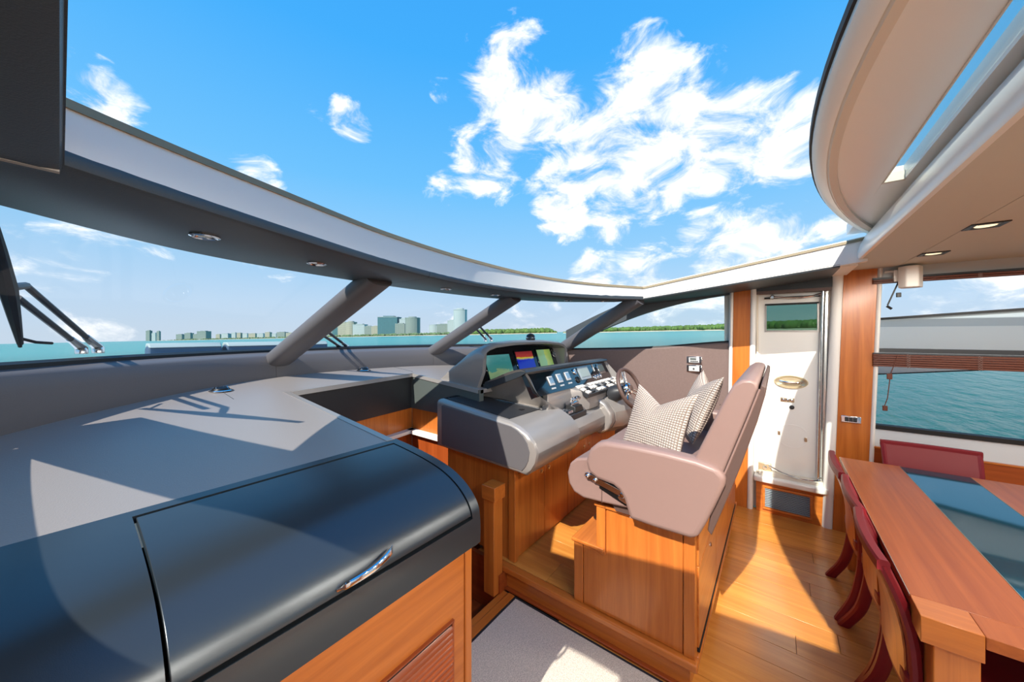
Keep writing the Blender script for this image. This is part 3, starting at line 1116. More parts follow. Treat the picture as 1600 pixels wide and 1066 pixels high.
# ---- side walls
SILL = curve([(-0.2, 1.60), (0.36, 1.58), (1.05, 1.513), (1.94, 1.477), (2.1, 1.475)])
WTOP = lambda y: 1.985 + 0.108 * (1.02 - y) + 0.01


def side(sgn):
    wx = (lambda y, d=0.0: WSX(y) + d) if sgn > 0 else (lambda y, d=0.0: WPX(y) - d)
    nm = 'starboard' if sgn > 0 else 'port'
    root = thing('wall_' + nm, (wx(0), 0.4, 0), nm + ' side wall of the wheelhouse', kind='structure')
    ys = lin_pts(0.364, 2.08, 16)
    MB().loft([[Vector((wx(y), y, 0)), Vector((wx(y, .06), y, 0)), Vector((wx(y, .06), y, SILL(y) - 0.012)), Vector((wx(y, .012), y, SILL(y) - 0.006)), Vector((wx(y), y, SILL(y) - 0.02))] for y in ys]).build('leather_panel', 'leather_side', root)
    MB().loft([[Vector((wx(y, .01), y, SILL(y) - 0.012)), Vector((wx(y, .07), y, SILL(y) - 0.012)), Vector((wx(y, .07), y, SILL(y) + 0.012)), Vector((wx(y, .02), y, SILL(y) + 0.012))] for y in ys]).build('sill_gasket', 'rubber', root)
    # side window: pane under a raked frame that follows the corner pillar
    head = curve([(0.3, 2.05), (0.364, 2.045), (0.75, 1.985), (1.05, 1.905), (1.27, 1.83), (1.62, 1.68), (1.98, 1.50)])
    if sgn < 0:
        head = curve([(0.3, 2.0), (0.364, 1.99), (0.75, 1.95), (1.05, 1.86), (1.305, 1.75), (1.62, 1.635), (1.96, 1.508)])
        up = lambda y: min(2.06, 1.727 + (2.28 - y) * 0.364)
        MB().loft([[Vector((wx(y, .0), y, max(1.49, head(y)))), Vector((wx(y, .05), y, max(1.49, head(y)))), Vector((wx(y, .05), y, up(y))), Vector((wx(y, .0), y, up(y)))] for y in lin_pts(1.0, 2.28, 14)]).build('corner_panel', 'leather_coaming', root)
    MB().loft([[Vector((wx(y, .0), y, head(y))), Vector((wx(y, .05), y, head(y) - 0.002)), Vector((wx(y, .05), y, max(head(y) + 0.12, min(WTOP(y) + 0.05, head(y) + 0.2)))), Vector((wx(y, .0), y, max(head(y) + 0.12, min(WTOP(y) + 0.05, head(y) + 0.2))))] for y in lin_pts(0.364, 1.98, 18)]).build('window_head', 'leather_dark', root, ang=40)
    if sgn < 0:
        box('aft_pillar', (-0.50, 0.30, 0.0), (-0.41, 0.47, 2.16), 'cherry_z', root)
        box('door_panel', (-0.50, -0.67, 0.0), (-0.42, 0.30, 2.16), 'white_gel', root)
    wn = thing('window_%d' % (4 if sgn > 0 else 5), (0, 0, 0), nm + ' side window beside the helm' if sgn > 0 else 'port side window of the wheelhouse', kind='structure')
    mb = MB()
    mb.grid(lambda y, s: Vector((wx(y, .035), y, lerp(SILL(y) - 0.005, head(y) + 0.01, s))), lin_pts(0.364, 1.98, 14), [0, 1])
    mb.build('pane', 'glass_green' if sgn > 0 else 'glass', wn, ang=180)
    return root


wS = side(1)
wP = side(-1)


# ---- door pillars and trims of the starboard side
def strip(root, y0, y1, z0, z1, m, name='white_edge', x=3.965, depth=0.07, lean=0.0):
    """vertical half-round edging"""
    yc, w = (y0 + y1) / 2, abs(y1 - y0) / 2
    pr = [(x + depth, yc - w)] + [(x + 0.025 * (1 - math.sin(a)), yc - w * math.cos(a)) for a in lin_pts(0, PI, 7)] + [(x + depth, yc + w)]
    MB().loft([[(px_, py_ + lean * (1 - z / 2.15), z) for px_, py_ in pr] for z in (z0, z1)]).build(name, m, root)


pa = thing('trim_8', (4.0, 0.26, 0), 'narrow cherry wood pillar with white edges left of the white door', kind='structure')
MB().loft([[(3.975, 0.198 + e, z), (4.06, 0.198 + e, z), (4.06, 0.332 + e, z), (3.975, 0.332 + e, z)] for e, z in ((0.03, 0.0), (0, 2.09))]).build('wood_panel', 'cherry_z', pa)
strip(pa, 0.332, 0.366, 0.0, 2.08, 'white_matte', lean=0.03)
strip(pa, 0.152, 0.199, 0.0, 2.10, 'white_matte', lean=0.03)
pb = thing('trim_9', (4.0, -0.54, 0), 'wide cherry wood pillar with white edges right of the white door', kind='structure')
MB().loft([[(3.975, -0.640 + e, z), (4.06, -0.640 + e, z), (4.06, -0.444 + e, z), (3.975, -0.444 + e, z)] for e, z in ((0.07, 0.0), (0, 2.185))]).build('wood_panel', 'cherry_z', pb)
strip(pb, -0.446, -0.374, 0.0, 2.165, 'white_matte', lean=0.07)
strip(pb, -0.670, -0.638, 0.0, 2.19, 'white_matte', lean=0.07)
box('backing', (4.062, -0.60, 0.0), (4.12, -0.34, 2.2), 'white_matte', pb)
box('backing', (4.062, 0.13, 0.0), (4.12, 0.42, 2.1), 'white_matte', pa)
box('head_filler', (3.46, -0.46, 2.145), (4.08, -0.33, 2.30), 'white_matte', pb)

# ---- white side door
dr = thing('door_1', (4.1, -0.11, 0.27), 'white side door with small window and grab rail', kind='structure')
MB().box((4.075, -0.36, 0.36), (4.12, 0.16, 1.69)).box((4.075, -0.36, 1.925), (4.12, 0.16, 2.06)).box((4.075, -0.36, 1.69), (4.12, -0.283, 1.925)).box((4.075, 0.078, 1.69), (4.12, 0.16, 1.925)).build('door_leaf', 'white_gel', dr)
for lo, hi in (((4.055, -0.30, 1.985), (4.08, 0.095, 2.0)),):
    box('weather_strip', lo, hi, 'rubber', dr)
# raised frame of the window
for lo, hi in (((4.066, -0.295, 1.925), (4.078, 0.09, 1.94)), ((4.066, -0.295, 1.675), (4.078, 0.09, 1.69)), ((4.066, 0.078, 1.69), (4.078, 0.09, 1.925)), ((4.066, -0.295, 1.69), (4.078, -0.283, 1.925))):
    box('window_frame', lo, hi, 'satin_grey' if lo[2] < 1.9 else 'rubber', dr)
box('door_pane', (4.09, -0.283, 1.69), (4.094, 0.078, 1.925), 'tinted_glass', dr)
# upper reveal and head
box('door_head', (3.985, -0.374, 2.055), (4.12, 0.154, 2.145), 'leather_dark', dr)
box('head_trim', (3.99, -0.374, 2.03), (4.12, 0.154, 2.055), 'leather_side', dr)
box('reveal', (4.04, 0.14, 0.30), (4.12, 0.156, 2.03), 'cream', dr)
box('reveal', (4.04, -0.376, 0.30), (4.12, -0.352, 2.03), 'cream', dr)
# tall grab pole + guide channel
MB().tube([(4.035, -0.288, 0.34), (4.035, -0.318, 2.03)], 0.013, 12).build('grab_pole', 'steel', dr)
MB().loft([[(4.04, a, z), (4.075, a, z), (4.075, a + 0.016, z), (4.04, a + 0.016, z)] for a, z in ((-0.325, 0.34), (-0.352, 2.03))]).build('guide_channel', 'steel', dr)
# door stay across the head
mb = MB()
mb.tube(smooth_path([(4.05, 0.02, 2.0), (4.045, -0.12, 1.985), (4.045, -0.24, 1.99), (4.045, -0.33, 2.015)]), 0.008, 8)
mb.build('door_stay', 'chrome', dr)
MB().lathe([(0.02, 0), (0.02, 0.02), (0.012, 0.03)], (4.075, 0.035, 2.0), (-1, 0, 0), 14).build('stay_bracket', 'steel', dr)
# oval scooped pull with bar
mb = MB()
c = Vector((4.075, -0.10, 1.215))
rings = []
for rr, dx in ((1.0, 0.0), (0.96, -0.012), (0.86, -0.012), (0.72, -0.002), (0.3, -0.001)):
    rings.append([c + Vector((dx, math.cos(a) * 0.125 * rr, math.sin(a) * 0.062 * rr)) for a in [2 * PI * i / 28 for i in range(28)]])
mb.loft(rings)
mb.build('scoop_pull', 'champagne', dr)
MB().tube(smooth_path([(4.07, -0.02, 1.222), (4.052, -0.06, 1.215), (4.048, -0.10, 1.212), (4.052, -0.15, 1.214), (4.07, -0.19, 1.222)], 5), 0.009, 8).build('pull_bar', 'chrome', dr)
# lock plate with three cylinders and a hanging escutcheon
pl_ = box('lock_plate', (4.067, -0.125, 1.03), (4.075, -0.025, 1.068), 'brass_gold', dr, bevel=0.003)
for y in (-0.045, -0.075, -0.105):
    MB().lathe([(0.012, 0), (0.012, 0.006), (0.005, 0.008)], (4.067, y, 1.049), (-1, 0, 0), 12).build('lock_cylinder', 'chrome', dr)
MB().lathe([(0.019, 0), (0.019, 0.005), (0.008, 0.007)], (4.07, -0.108, 0.985), (-1, 0, 0), 16).build('key_flap', 'satin_dark', dr)
# round inspection hatch with two latches
mb = MB()
rings = [[Vector((4.075 + dx, -0.11 + math.cos(a) * r_, 0.72 + math.sin(a) * r_ * 0.9)) for a in [2 * PI * i / 36 for i in range(36)]] for r_, dx in ((0.118, 0.0), (0.118, -0.003), (0.112, -0.003), (0.112, 0.0))]
mb.loft(rings, True, False)
mb.build('hatch_ring', 'white_matte', dr)
for y, z in ((-0.015, 0.735), (-0.205, 0.705)):
    box('hatch_latch', (4.068, y - 0.010, z - 0.018), (4.076, y + 0.010, z + 0.018), 'brass_gold', dr, bevel=0.002)
# threshold with its steel stay rod
th_ = MB()
pr = [(4.10, 0.17), (3.955, 0.175), (3.94, 0.15), (3.94, -0.30), (3.955, -0.345), (4.0, -0.372), (4.10, -0.372)]
th_.loft([[(a, b, z) for a, b in pr] for z in (0.285, 0.335)])
th_.build('threshold', 'white_gel', dr, bevel=0.012, seg=3)
box('threshold_well', (4.0, -0.34, 0.33), (4.075, 0.14, 0.37), 'cream', dr, bevel=0.006)
MB().tube(smooth_path([(4.03, 0.06, 0.425), (4.01, -0.02, 0.395), (3.995, -0.14, 0.372), (4.0, -0.24, 0.37), (4.02, -0.31, 0.38)]), 0.009, 8).build('stay_rod', 'chrome', dr)
box('hinge_plate', (4.03, 0.04, 0.36), (4.078, 0.14, 0.44), 'champagne', dr, bevel=0.006)
MB().lathe([(0.016, 0), (0.016, 0.02), (0.008, 0.03)], (4.03, 0.09, 0.405), (-1, 0, 0), 14).build('hinge_boss', 'chrome', dr)
MB().tube([Vector((4.02, -0.305, 0.385)) + Vector((0, math.cos(a) * 0.022, math.sin(a) * 0.018)) for a in [2 * PI * i / 16 for i in range(16)]], 0.005, 6, closed=True).build('latch_ring', 'steel', dr)

# wood plinth under the door with its louvred vent
pd = thing('baseboard_starboard', (4.0, -0.1, 0), 'cherry wood plinth under the white door', kind='structure')
box('plinth', (3.985, -0.376, 0.0), (4.06, 0.156, 0.29), 'cherry_y', pd)
vt = thing('floor_vent', (3.985, -0.07, 0.05), 'black louvred vent in a cherry frame under the white door', 'air vent')
for lo, hi in (((3.965, -0.245, 0.035), (3.985, 0.105, 0.055)), ((3.965, -0.245, 0.232), (3.985, 0.105, 0.252)), ((3.965, 0.088, 0.055), (3.985, 0.105, 0.232)), ((3.965, -0.245, 0.055), (3.985, -0.228, 0.232))):
    box('vent_frame', lo, hi, 'cherry_y', vt, bevel=0.003)
box('backing', (3.982, -0.228, 0.055), (3.985, 0.088, 0.232), 'dark_slot', vt)
for k in range(11):
    z = 0.063 + k * 0.0158
    MB().extr([(3.967, z), (3.969, z - 0.002), (3.982, z + 0.004), (3.981, z + 0.006)], 1, -0.228, 0.088).build('slat', 'hull_grey', vt)

# switch plates
root = thing('switch_plate', (3.97, -0.485, 0.95), 'chrome framed dark switch plate on the wide cherry pillar', 'switch')
box('frame', (3.962, -0.545, 0.922), (3.976, -0.425, 0.978), 'chrome', root, bevel=0.004)
for k in range(3):
    box('rocker', (3.956, -0.520 + k * 0.025, 0.932), (3.964, -0.497 + k * 0.025, 0.968), 'satin_dark', root, bevel=0.002)
root = thing('wall_socket', (3.97, -0.46, 0.09), 'small champagne socket low on the wide cherry pillar', 'socket')
box('plate', (3.966, -0.50, 0.05), (3.976, -0.455, 0.115), 'champagne', root, bevel=0.003)
box('insert', (3.962, -0.49, 0.062), (3.967, -0.465, 0.102), 'satin_dark', root, bevel=0.002)
for z, lab, gadget in ((1.391, 'upper chrome control plate with a tiny screen on the mauve side panel', 1), (1.303, 'lower chrome control plate with a round button on the mauve side panel', 0)):
    x0 = WSX(0.67) - 0.004
    root = thing('control_plate', (x0, 0.67, z), lab, 'control panel', 'chrome plates beside the helm')
    box('frame', (x0 - 0.016, 0.60, z - 0.036), (x0 + 0.012, 0.74, z + 0.036), 'chrome', root, bevel=0.004)
    box('insert', (x0 - 0.021, 0.622, z - 0.026), (x0 - 0.014, 0.718, z + 0.026), 'grey_paint', root, bevel=0.002)
    if gadget:
        box('tiny_screen', (x0 - 0.0235, 0.65, z + 0.002), (x0 - 0.020, 0.705, z + 0.020), 'panel_green', root)
        for k in range(4):
            box('button', (x0 - 0.0245, 0.635 + k * 0.018, z - 0.018), (x0 - 0.020, 0.647 + k * 0.018, z - 0.007), 'key_dark', root)
    else:
        MB().lathe([(0.008, 0), (0.008, 0.006), (0.003, 0.007)], (x0 - 0.021, 0.672, z), (-1, 0, 0), 14).build('button', 'key_dark', root)

# ---- saloon side windows aft of the wide pillar (starboard and its port twin)
def saloon_side(sgn):
    nm = 'starboard' if sgn > 0 else 'port'
    X = (lambda d: 4.0 + d) if sgn > 0 else (lambda d: -0.42 - d)
    y0 = -0.605 if sgn > 0 else -0.668
    y1 = -4.5

    def bx(name, d0, d1, ya, yb, z0, z1, m, par, bevel=0.0):
        a, b = sorted((X(d0), X(d1)))
        lo, hi = sorted((ya, yb))
        return box(name, (a, lo, z0), (b, hi, z1), m, par, bevel)
    w = thing('wall_saloon_' + nm, (X(0), -2, 0), nm + ' saloon wall, cherry dado under a pale panel', kind='structure')
    bx('wood_dado', -0.02, 0.08, y0, y1, 0.0, 0.742, 'cherry_dark_y', w)
    bx('dado_cap', -0.028, 0.08, y0, y1, 0.742, 0.752, 'cherry_y', w)
    bx('pale_panel', 0.0, 0.08, y0, y1, 0.752, 0.893, 'hull_white', w)
    bx('valance', -0.02, 0.08, y0, y1, 2.105, 2.20, 'grey_paint', w)
    k = 6 if sgn > 0 else 8
    wl = thing('window_%d' % k, (X(0), -2, 0.89), nm + ' lower saloon window', kind='structure')
    bx('bottom_frame', -0.012, 0.06, y0, y1, 0.893, 0.925, 'rubber', wl)
    bx('pane', 0.03, 0.034, y0, y1, 0.925, 1.50, 'glass', wl)
    bx('crossbar', -0.01, 0.06, y0, y1, 1.508, 1.540, 'satin_dark', wl)
    wu = thing('window_%d' % (k + 1), (X(0), -2, 1.54), nm + ' upper saloon window', kind='structure')
    bx('pane', 0.03, 0.034, y0, y1, 1.54, 2.09, 'glass', wu)
    bx('end_post', -0.01, 0.08, y0 - 2.0, y0 - 2.08, 0.893, 2.11, 'cherry_z', wu)
    return w


saloon_side(1)
saloon_side(-1)

# venetian blinds, raised: stacked slats, ladder cords
def blind(name, zt, n, label, z_head):
    root = thing(name, (3.98, -1.4, zt), label, 'blind', 'raised wooden blinds')
    box('headrail', (3.955, -2.66, zt), (3.995, -0.61, zt + z_head), 'satin_dark' if z_head < 0.02 else 'blind_wood', root)
    for k in range(n):
        z = zt - 0.002 - k * 0.0165
        box('slat', (3.952, -2.66, z - 0.0145), (3.994, -0.61, z), 'blind_wood', root, bevel=0.002, seg=1)
    for y in (-0.80, -1.14, -1.7):
        for q in range(3):
            pts = [(3.949, y + 0.010 * math.sin(i * 1.1 + q * 2.1), zt - (n * 0.0165 + 0.004) * i / 12) for i in range(13)]
            MB().tube(pts, 0.0014, 4).build('ladder_cord', 'seat_leather', root)
    return root


blind('wooden_blind', 1.497, 6, 'raised dark wooden blind on the crossbar of the lower saloon window', 0.008)
blind('wooden_blind', 2.088, 2, 'raised dark wooden blind at the head of the upper saloon window', 0.014)
root = thing('blind_cord', (3.955, -0.70, 1.2), 'thin brown blind cord with wooden toggles beside the lower window', 'cord')
MB().tube([(3.95, -0.745, 1.49), (3.95, -0.705, 1.34), (3.955, -0.69, 1.15), (3.955, -0.672, 1.08)], 0.003, 6).build('cord', 'blind_wood', root)
box('toggle', (3.942, -0.715, 1.30), (3.958, -0.685, 1.345), 'blind_wood', root, bevel=0.003)
box('toggle', (3.945, -0.69, 1.05), (3.961, -0.662, 1.09), 'blind_wood', root, bevel=0.003)
root = thing('blind_cord', (3.955, -0.71, 1.9), 'black blind cord with dark toggles hanging in the upper window', 'cord')
MB().tube([(3.95, -0.755, 2.08), (3.95, -0.722, 1.98), (3.955, -0.69, 1.88)], 0.005, 6).build('cord', 'black', root)
box('toggle', (3.942, -0.762, 1.94), (3.958, -0.735, 1.975), 'black', root, bevel=0.003)
MB().tube([(3.95, -0.685, 1.875), (3.95, -0.712, 1.85)], 0.009, 8).build('toggle', 'black', root)

# white loudspeaker under the ceiling edge
root = thing('loudspeaker', (3.9, -0.80, 2.08), 'small white loudspeaker hanging at the ceiling above the saloon window', 'loudspeaker')
MB().extr([(3.84, -0.83), (3.93, -0.87), (3.965, -0.83), (3.965, -0.76), (3.90, -0.735), (3.84, -0.765)], 2, 2.005, 2.165).build('cabinet', 'white_matte', root, bevel=0.006)
box('bracket', (3.93, -0.745, 2.06), (3.972, -0.72, 2.15), 'white_matte', root, bevel=0.003)
box('bracket_arm', (3.95, -0.73, 2.135), (3.978, -0.675, 2.150), 'white_matte', root, bevel=0.003)

# ---- aft headlining, fascia of the opening, stowed sliding roof
ZC = 2.18
cl = thing('ceiling', (1.7, -2.5, ZC), 'beige headlining of the saloon with a panel joint', kind='structure')
for ya, yb in ((-0.455, -0.744), (-0.747, -2.2), (-2.203, -4.5)):
    MB().box((-0.44, yb, ZC), (3.99, ya, ZC + 0.03)).build('headlining_panel', 'headlining', cl)
# fascia: rolls up from the headlining edge to the roof
fp = [(-0.472, ZC - 0.002), (-0.455, ZC - 0.001), (-0.447, ZC + 0.010), (-0.450, ZC + 0.05), (-0.462, ZC + 0.10), (-0.49, ZC + 0.16), (-0.53, ZC + 0.185), (-0.53, ZC + 0.03), (-0.472, ZC + 0.03)]
MB().extr(fp, 0, -0.1, 3.66).build('fascia', 'white_gel', cl, ang=50)
fp2 = [(3.40, -0.455), (3.40, -0.38), (3.66, -0.38), (3.66, -0.455)]
box('roof_deck', (-0.5, -4.5, ZC + 0.12), (4.02, -0.51, ZC + 0.16), 'white_gel', cl)
def downlight(x, y, lab, energy=24):
    root = thing('ceiling_downlight', (x, y, ZC), lab, 'lamp', 'square downlights in the headlining')
    for lo, hi in (((x - .06, y - .06, ZC - .006), (x + .06, y - .036, ZC)), ((x - .06, y + .036, ZC - .006), (x + .06, y + .06, ZC)), ((x - .06, y - .036, ZC - .006), (x - .036, y + .036, ZC)), ((x + .036, y - .036, ZC - .006), (x + .06, y + .036, ZC))):
        box('bezel', lo, hi, 'satin_dark', root, bevel=0.002, seg=1)
    MB().lathe([(0.036, 0.0), (0.034, -0.004), (0.02, -0.003)], (x, y, ZC - 0.0005), n=20).build('lens', 'lamp_glow', root)
    lamp = bpy.data.lights.new('downlight_lamp', 'SPOT')
    lamp.energy = energy
    lamp.color = (1, 0.93, 0.82)
    lamp.spot_size = 3.12
    lamp.spot_blend = 0.12
    lamp.shadow_soft_size = 0.12
    lo_ = bpy.data.objects.new('lamp', lamp)
    COL.objects.link(lo_)
    lo_.parent = root
    lo_.location = (0, 0, -0.02)


downlight(2.725, -0.802, 'square ceiling downlight with warm lamp, nearer of the two', 16)
downlight(3.462, -0.809, 'square ceiling downlight with warm lamp, nearer the side window', 9)
# unseen downlights added aft and to port as fill for the shaded cabin
for i, x in enumerate((0.25, 1.1, 1.95)):
    downlight(x, -0.806, 'added unseen fill downlight in the forward row, %s' % ('nearest the port windows', 'over the walkway', 'over the near table end')[i], (62, 62, 50)[i])
for x, w in ((0.25, 'by the port windows'), (1.4, 'over the walkway'), (2.6, 'over the table'), (3.462, 'by the starboard windows')):
    downlight(x, -1.8, 'added unseen fill downlight in the second row, ' + w, 10 if x > 3 else 28)
for x, w in ((0.6, 'to port'), (2.0, 'amidships'), (3.3, 'to starboard')):
    downlight(x, -3.0, 'added unseen fill downlight in the third row, ' + w)

# sliding roof panel with convex leading edge
sr = thing('trim_10', (1.7, -1.0, 2.4), 'stowed sliding roof panel with curved white underside and glass strip', kind='structure')
EDGE = lambda x: -0.105 - 0.115 * (x - 1.66) ** 2
ZR = 2.40
xs = [1.66 + 1.86 * math.sin(a) for a in lin_pts(-PI / 2, PI / 2, 48)]
zc_ = lambda x: ZR - 0.012 * ((x - 1.66) / 1.8) ** 2


def rim_piece(name, prof, m, ang=35):
    """profile (inset from the edge, height) swept along the leading edge"""
    rings = []
    for x in xs:
        d = -0.23 * (x - 1.66)
        nx = Vector((-d, 1, 0)).normalized()
        rings.append([Vector((x, EDGE(x), zc_(x))) - nx * a + Vector((0, 0, b)) for a, b in prof])
    MB().loft(rings).build(name, m, sr, ang=ang)


rim_piece('seal', [(-0.004, 0.010), (0.010, 0.006), (0.012, 0.034), (0.0, 0.040), (-0.006, 0.030)], 'rubber')
rim_piece('leading_rim', [(0.002, 0.022), (0.004, -0.004), (0.020, -0.022), (0.050, -0.030), (0.055, 0.02), (0.030, 0.034)], 'white_gel')
rim_piece('inner_lip', [(0.046, -0.024), (0.058, -0.034), (0.085, -0.030), (0.088, 0.02), (0.05, 0.02)], 'cream')
mb = MB()
mb.slab(lambda x, s: Vector((x, lerp(EDGE(x) - 0.075, -0.405, s) if EDGE(x) - 0.075 > -0.405 else -0.405 - 0.0005 * s, zc_(x) + 0.05)), lambda x, s: Vector((x, lerp(EDGE(x) - 0.075, -0.405, s) if EDGE(x) - 0.075 > -0.405 else -0.405 - 0.0005 * s, zc_(x) - 0.016)), [x for x in xs if -0.1 < x < 3.43], lin_pts(0, 1, 6))
mb.build('underside_panel', 'white_gel', sr)
# aft part of the panel with the glass strip
box('underside_panel', (2.42, -1.9, ZR - 0.020), (3.50, -0.404, ZR + 0.05), 'white_gel', sr)
box('glass_strip', (0.5, -0.475, ZR - 0.008), (2.40, -0.408, ZR - 0.002), 'glass_green', sr)
box('strip_end', (2.40, -0.48, ZR - 0.022), (2.425, -0.404, ZR + 0.02), 'cream', sr)
box('strip_edge', (0.5, -0.408, ZR - 0.022), (2.40, -0.4035, ZR + 0.03), 'cream', sr)
box('underside_panel', (-0.1, -1.9, ZR - 0.020), (2.42, -0.476, ZR + 0.05), 'white_gel', sr)
box('underside_panel', (-0.1, -0.476, ZR - 0.020), (0.5, -0.404, ZR + 0.05), 'white_gel', sr)

# ---- aft bulkhead with open glass doors (behind the camera)
ab = thing('wall_aft', (1.7, -4.5, 0), 'aft bulkhead with wide glazed opening', kind='structure')
box('panel', (-0.46, -4.56, 0.0), (0.1, -4.5, 2.2), 'cherry_z', ab)
box('panel', (3.3, -4.56, 0.0), (4.05, -4.5, 2.2), 'cherry_z', ab)
box('lintel', (0.1, -4.56, 2.05), (3.3, -4.5, 2.2), 'cream', ab)
dk = box('aft_deck', (-0.6, -8.0, -0.10), (4.1, -4.56, -0.02), 'teak')
tag(dk, 'teak aft deck beyond the saloon doors', kind='structure')


# ================================================================== port sideboard with rolled lid
PROF = smooth_path([(1.337, 1.1895, 0), (1.2, 1.178, 0), (1.08, 1.163, 0), (0.985, 1.143, 0), (0.915, 1.113, 0), (0.868, 1.077, 0), (0.842, 1.04, 0), (0.834, 1.0, 0)], 24)
PROF = [(p.x, p.y) for p in PROF]
sb = thing('sideboard', (0.2, 1.1, 0), 'dark lacquered sideboard with a rolled lid over a cherry louvred front', 'sideboard')


def skin(name, prof, x0, x1, th, m, inset=0.0, bevel=0.0):
    """shell of thickness th following a (Y,Z) polyline"""
    n = len(prof)
    inner = []
    for i, (y, z) in enumerate(prof):
        a = prof[max(0, i - 1)]
        c = prof[min(n - 1, i + 1)]
        t = Vector((c[0] - a[0], c[1] - a[1])).normalized()
        nn = Vector((-t.y, t.x))          # towards the inside of the roll
        if nn.x < 0 and nn.y > 0:
            nn = -nn
        inner.append((y + nn.x * th, z + nn.y * th))
    outer = [(y + (inner[i][0] - y) * inset / th, z + (inner[i][1] - z) * inset / th) for i, (y, z) in enumerate(prof)]
    MB().extr(outer + inner[::-1], 0, x0, x1).build(name, m, sb, ang=35, bevel=bevel)


def cut(prof, ya, zb):
    """part of the roll between Y<=ya and Z>=zb"""
    return [p for p in prof if p[0] <= ya and p[1] >= zb]


FULL = PROF + [(0.832, 0.96), (0.834, 0.916)]
LIDP = cut(PROF, 1.30, 1.022)
skin('rolled_top', FULL, -0.40, 0.112, 0.02, 'lacquer')
skin('rolled_top', FULL, 0.868, 0.905, 0.02, 'lacquer', bevel=0.006)
skin('rolled_top', [p for p in FULL if p[0] >= 1.298], 0.112, 0.868, 0.02, 'lacquer')
skin('rolled_top', [p for p in FULL if p[1] <= 1.013], 0.112, 0.868, 0.02, 'lacquer')
skin('lid', [p for p in LIDP if p[0] <= 1.295], 0.118, 0.862, 0.018, 'lacquer', bevel=0.002)
box('groove_shade', (0.112, 0.858, 1.0), (0.868, 0.862, 1.035), 'dark_slot', sb)  # dark pieces behind the lid gaps, standing in for their shade
box('groove_shade', (0.10, 1.0, 0.95), (0.88, 1.30, 1.10), 'dark_slot', sb)
MB().extr([(1.337, 1.16)] + [(p[0] + 0.012, p[1] - 0.012) for p in FULL[2:]] + [(1.337, 0.916)], 0, 0.885, 0.905).build('end_cap', 'lacquer', sb)
# lid handle: slim chrome bow
MB().tube(smooth_path([(0.405, 0.838, 1.035), (0.43, 0.818, 1.048), (0.48, 0.808, 1.058), (0.53, 0.818, 1.066), (0.556, 0.84, 1.068)], 5), [0.004] * 3 + [0.008] * 15 + [0.004] * 3, 8, flat=0.7).build('handle', 'chrome', sb)
box('front_panel', (-0.40, 0.868, 0.0), (0.858, 0.89, 0.92), 'cherry_x', sb)
box('corner_post', (0.860, 0.862, 0.0), (0.892, 0.92, 0.92), 'cherry_z', sb, bevel=0.004)
box('end_panel', (0.866, 0.92, 0.0), (0.888, 1.337, 0.93), 'cherry_y', sb)
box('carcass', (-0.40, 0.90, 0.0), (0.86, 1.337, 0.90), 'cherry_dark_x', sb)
lv = box('louvre_recess', (0.44, 0.862, 0.30), (0.795, 0.867, 0.69), 'dark_slot', sb)
for lo, hi in (((0.43, 0.858, 0.688), (0.805, 0.868, 0.694)), ((0.795, 0.858, 0.30), (0.803, 0.868, 0.69))):
    box('louvre_frame', lo, hi, 'cherry_dark_x', sb)
for k in range(19):
    z = 0.305 + k * 0.020
    MB().extr([(0.852, z), (0.855, z - 0.004), (0.864, z + 0.009), (0.862, z + 0.014), (0.853, z + 0.005)], 0, 0.44, 0.795).build('slat', 'cherry_dark_x', sb)

# ---- newel post at the stairs
nw = thing('newel_post', (1.70, 1.45, 0), 'square cherry wood newel post at the head of the stairs', 'post')
box('shaft', (1.655, 1.41, 0.0), (1.742, 1.495, 0.60), 'cherry_z', nw, bevel=0.003)
box('cap', (1.644, 1.395, 0.60), (1.752, 1.505, 0.69), 'cherry_y', nw, bevel=0.004)

# ================================================================== helm cabinet under the console
hc = thing('helm_cabinet', (2.6, 1.8, 0.15), 'cherry wood helm cabinet with round latches under the console', 'cabinet')
box('carcass', (1.835, 1.405, 0.15), (3.60, 2.02, 0.93), 'cherry_z', hc)
box('top_rail', (1.835, 1.38, 0.72), (3.62, 1.406, 0.93), 'cherry_x', hc)
box('corner_post', (1.815, 1.365, 0.15), (1.85, 1.42, 0.93), 'cherry_z', hc, bevel=0.003)
box('side_panel', (1.825, 1.42, 0.15), (1.836, 2.02, 0.93), 'cherry_z', hc)
dx = [1.853, 2.205, 2.56, 2.915, 3.27, 3.62]
for i, (a, b) in enumerate(zip(dx[:-1], dx[1:])):
    d = box('door', (a, 1.378, 0.158), (b - 0.004, 1.404, 0.715), 'cherry_z', hc, bevel=0.002, seg=1)
    lx = b - 0.05 if i % 2 == 0 else a + 0.05
    MB().lathe([(0.016, 0), (0.016, 0.005), (0.010, 0.006), (0.009, 0.002)], (lx, 1.378, 0.645), (0, -1, 0), 16).build('latch', 'brass_gold', d)

# ================================================================== helm console
hcn = thing('helm_console', (2.6, 1.5, 0.77), 'grey moulded helm console with blue glass instrument panel and display hood', 'helm console')
# port wing pod
pp = [(2.07, 0.80), (2.07, 1.145), (2.04, 1.160), (1.36, 1.088), (1.29, 1.068), (1.225, 1.035), (1.175, 0.985), (1.152, 0.925), (1.165, 0.86), (1.195, 0.81), (1.235, 0.772), (1.29, 0.775)]
MB().extr(pp, 0, 1.772, 2.335).build('wing_pod', 'satin_grey', hcn, ang=30, bevel=0.004)
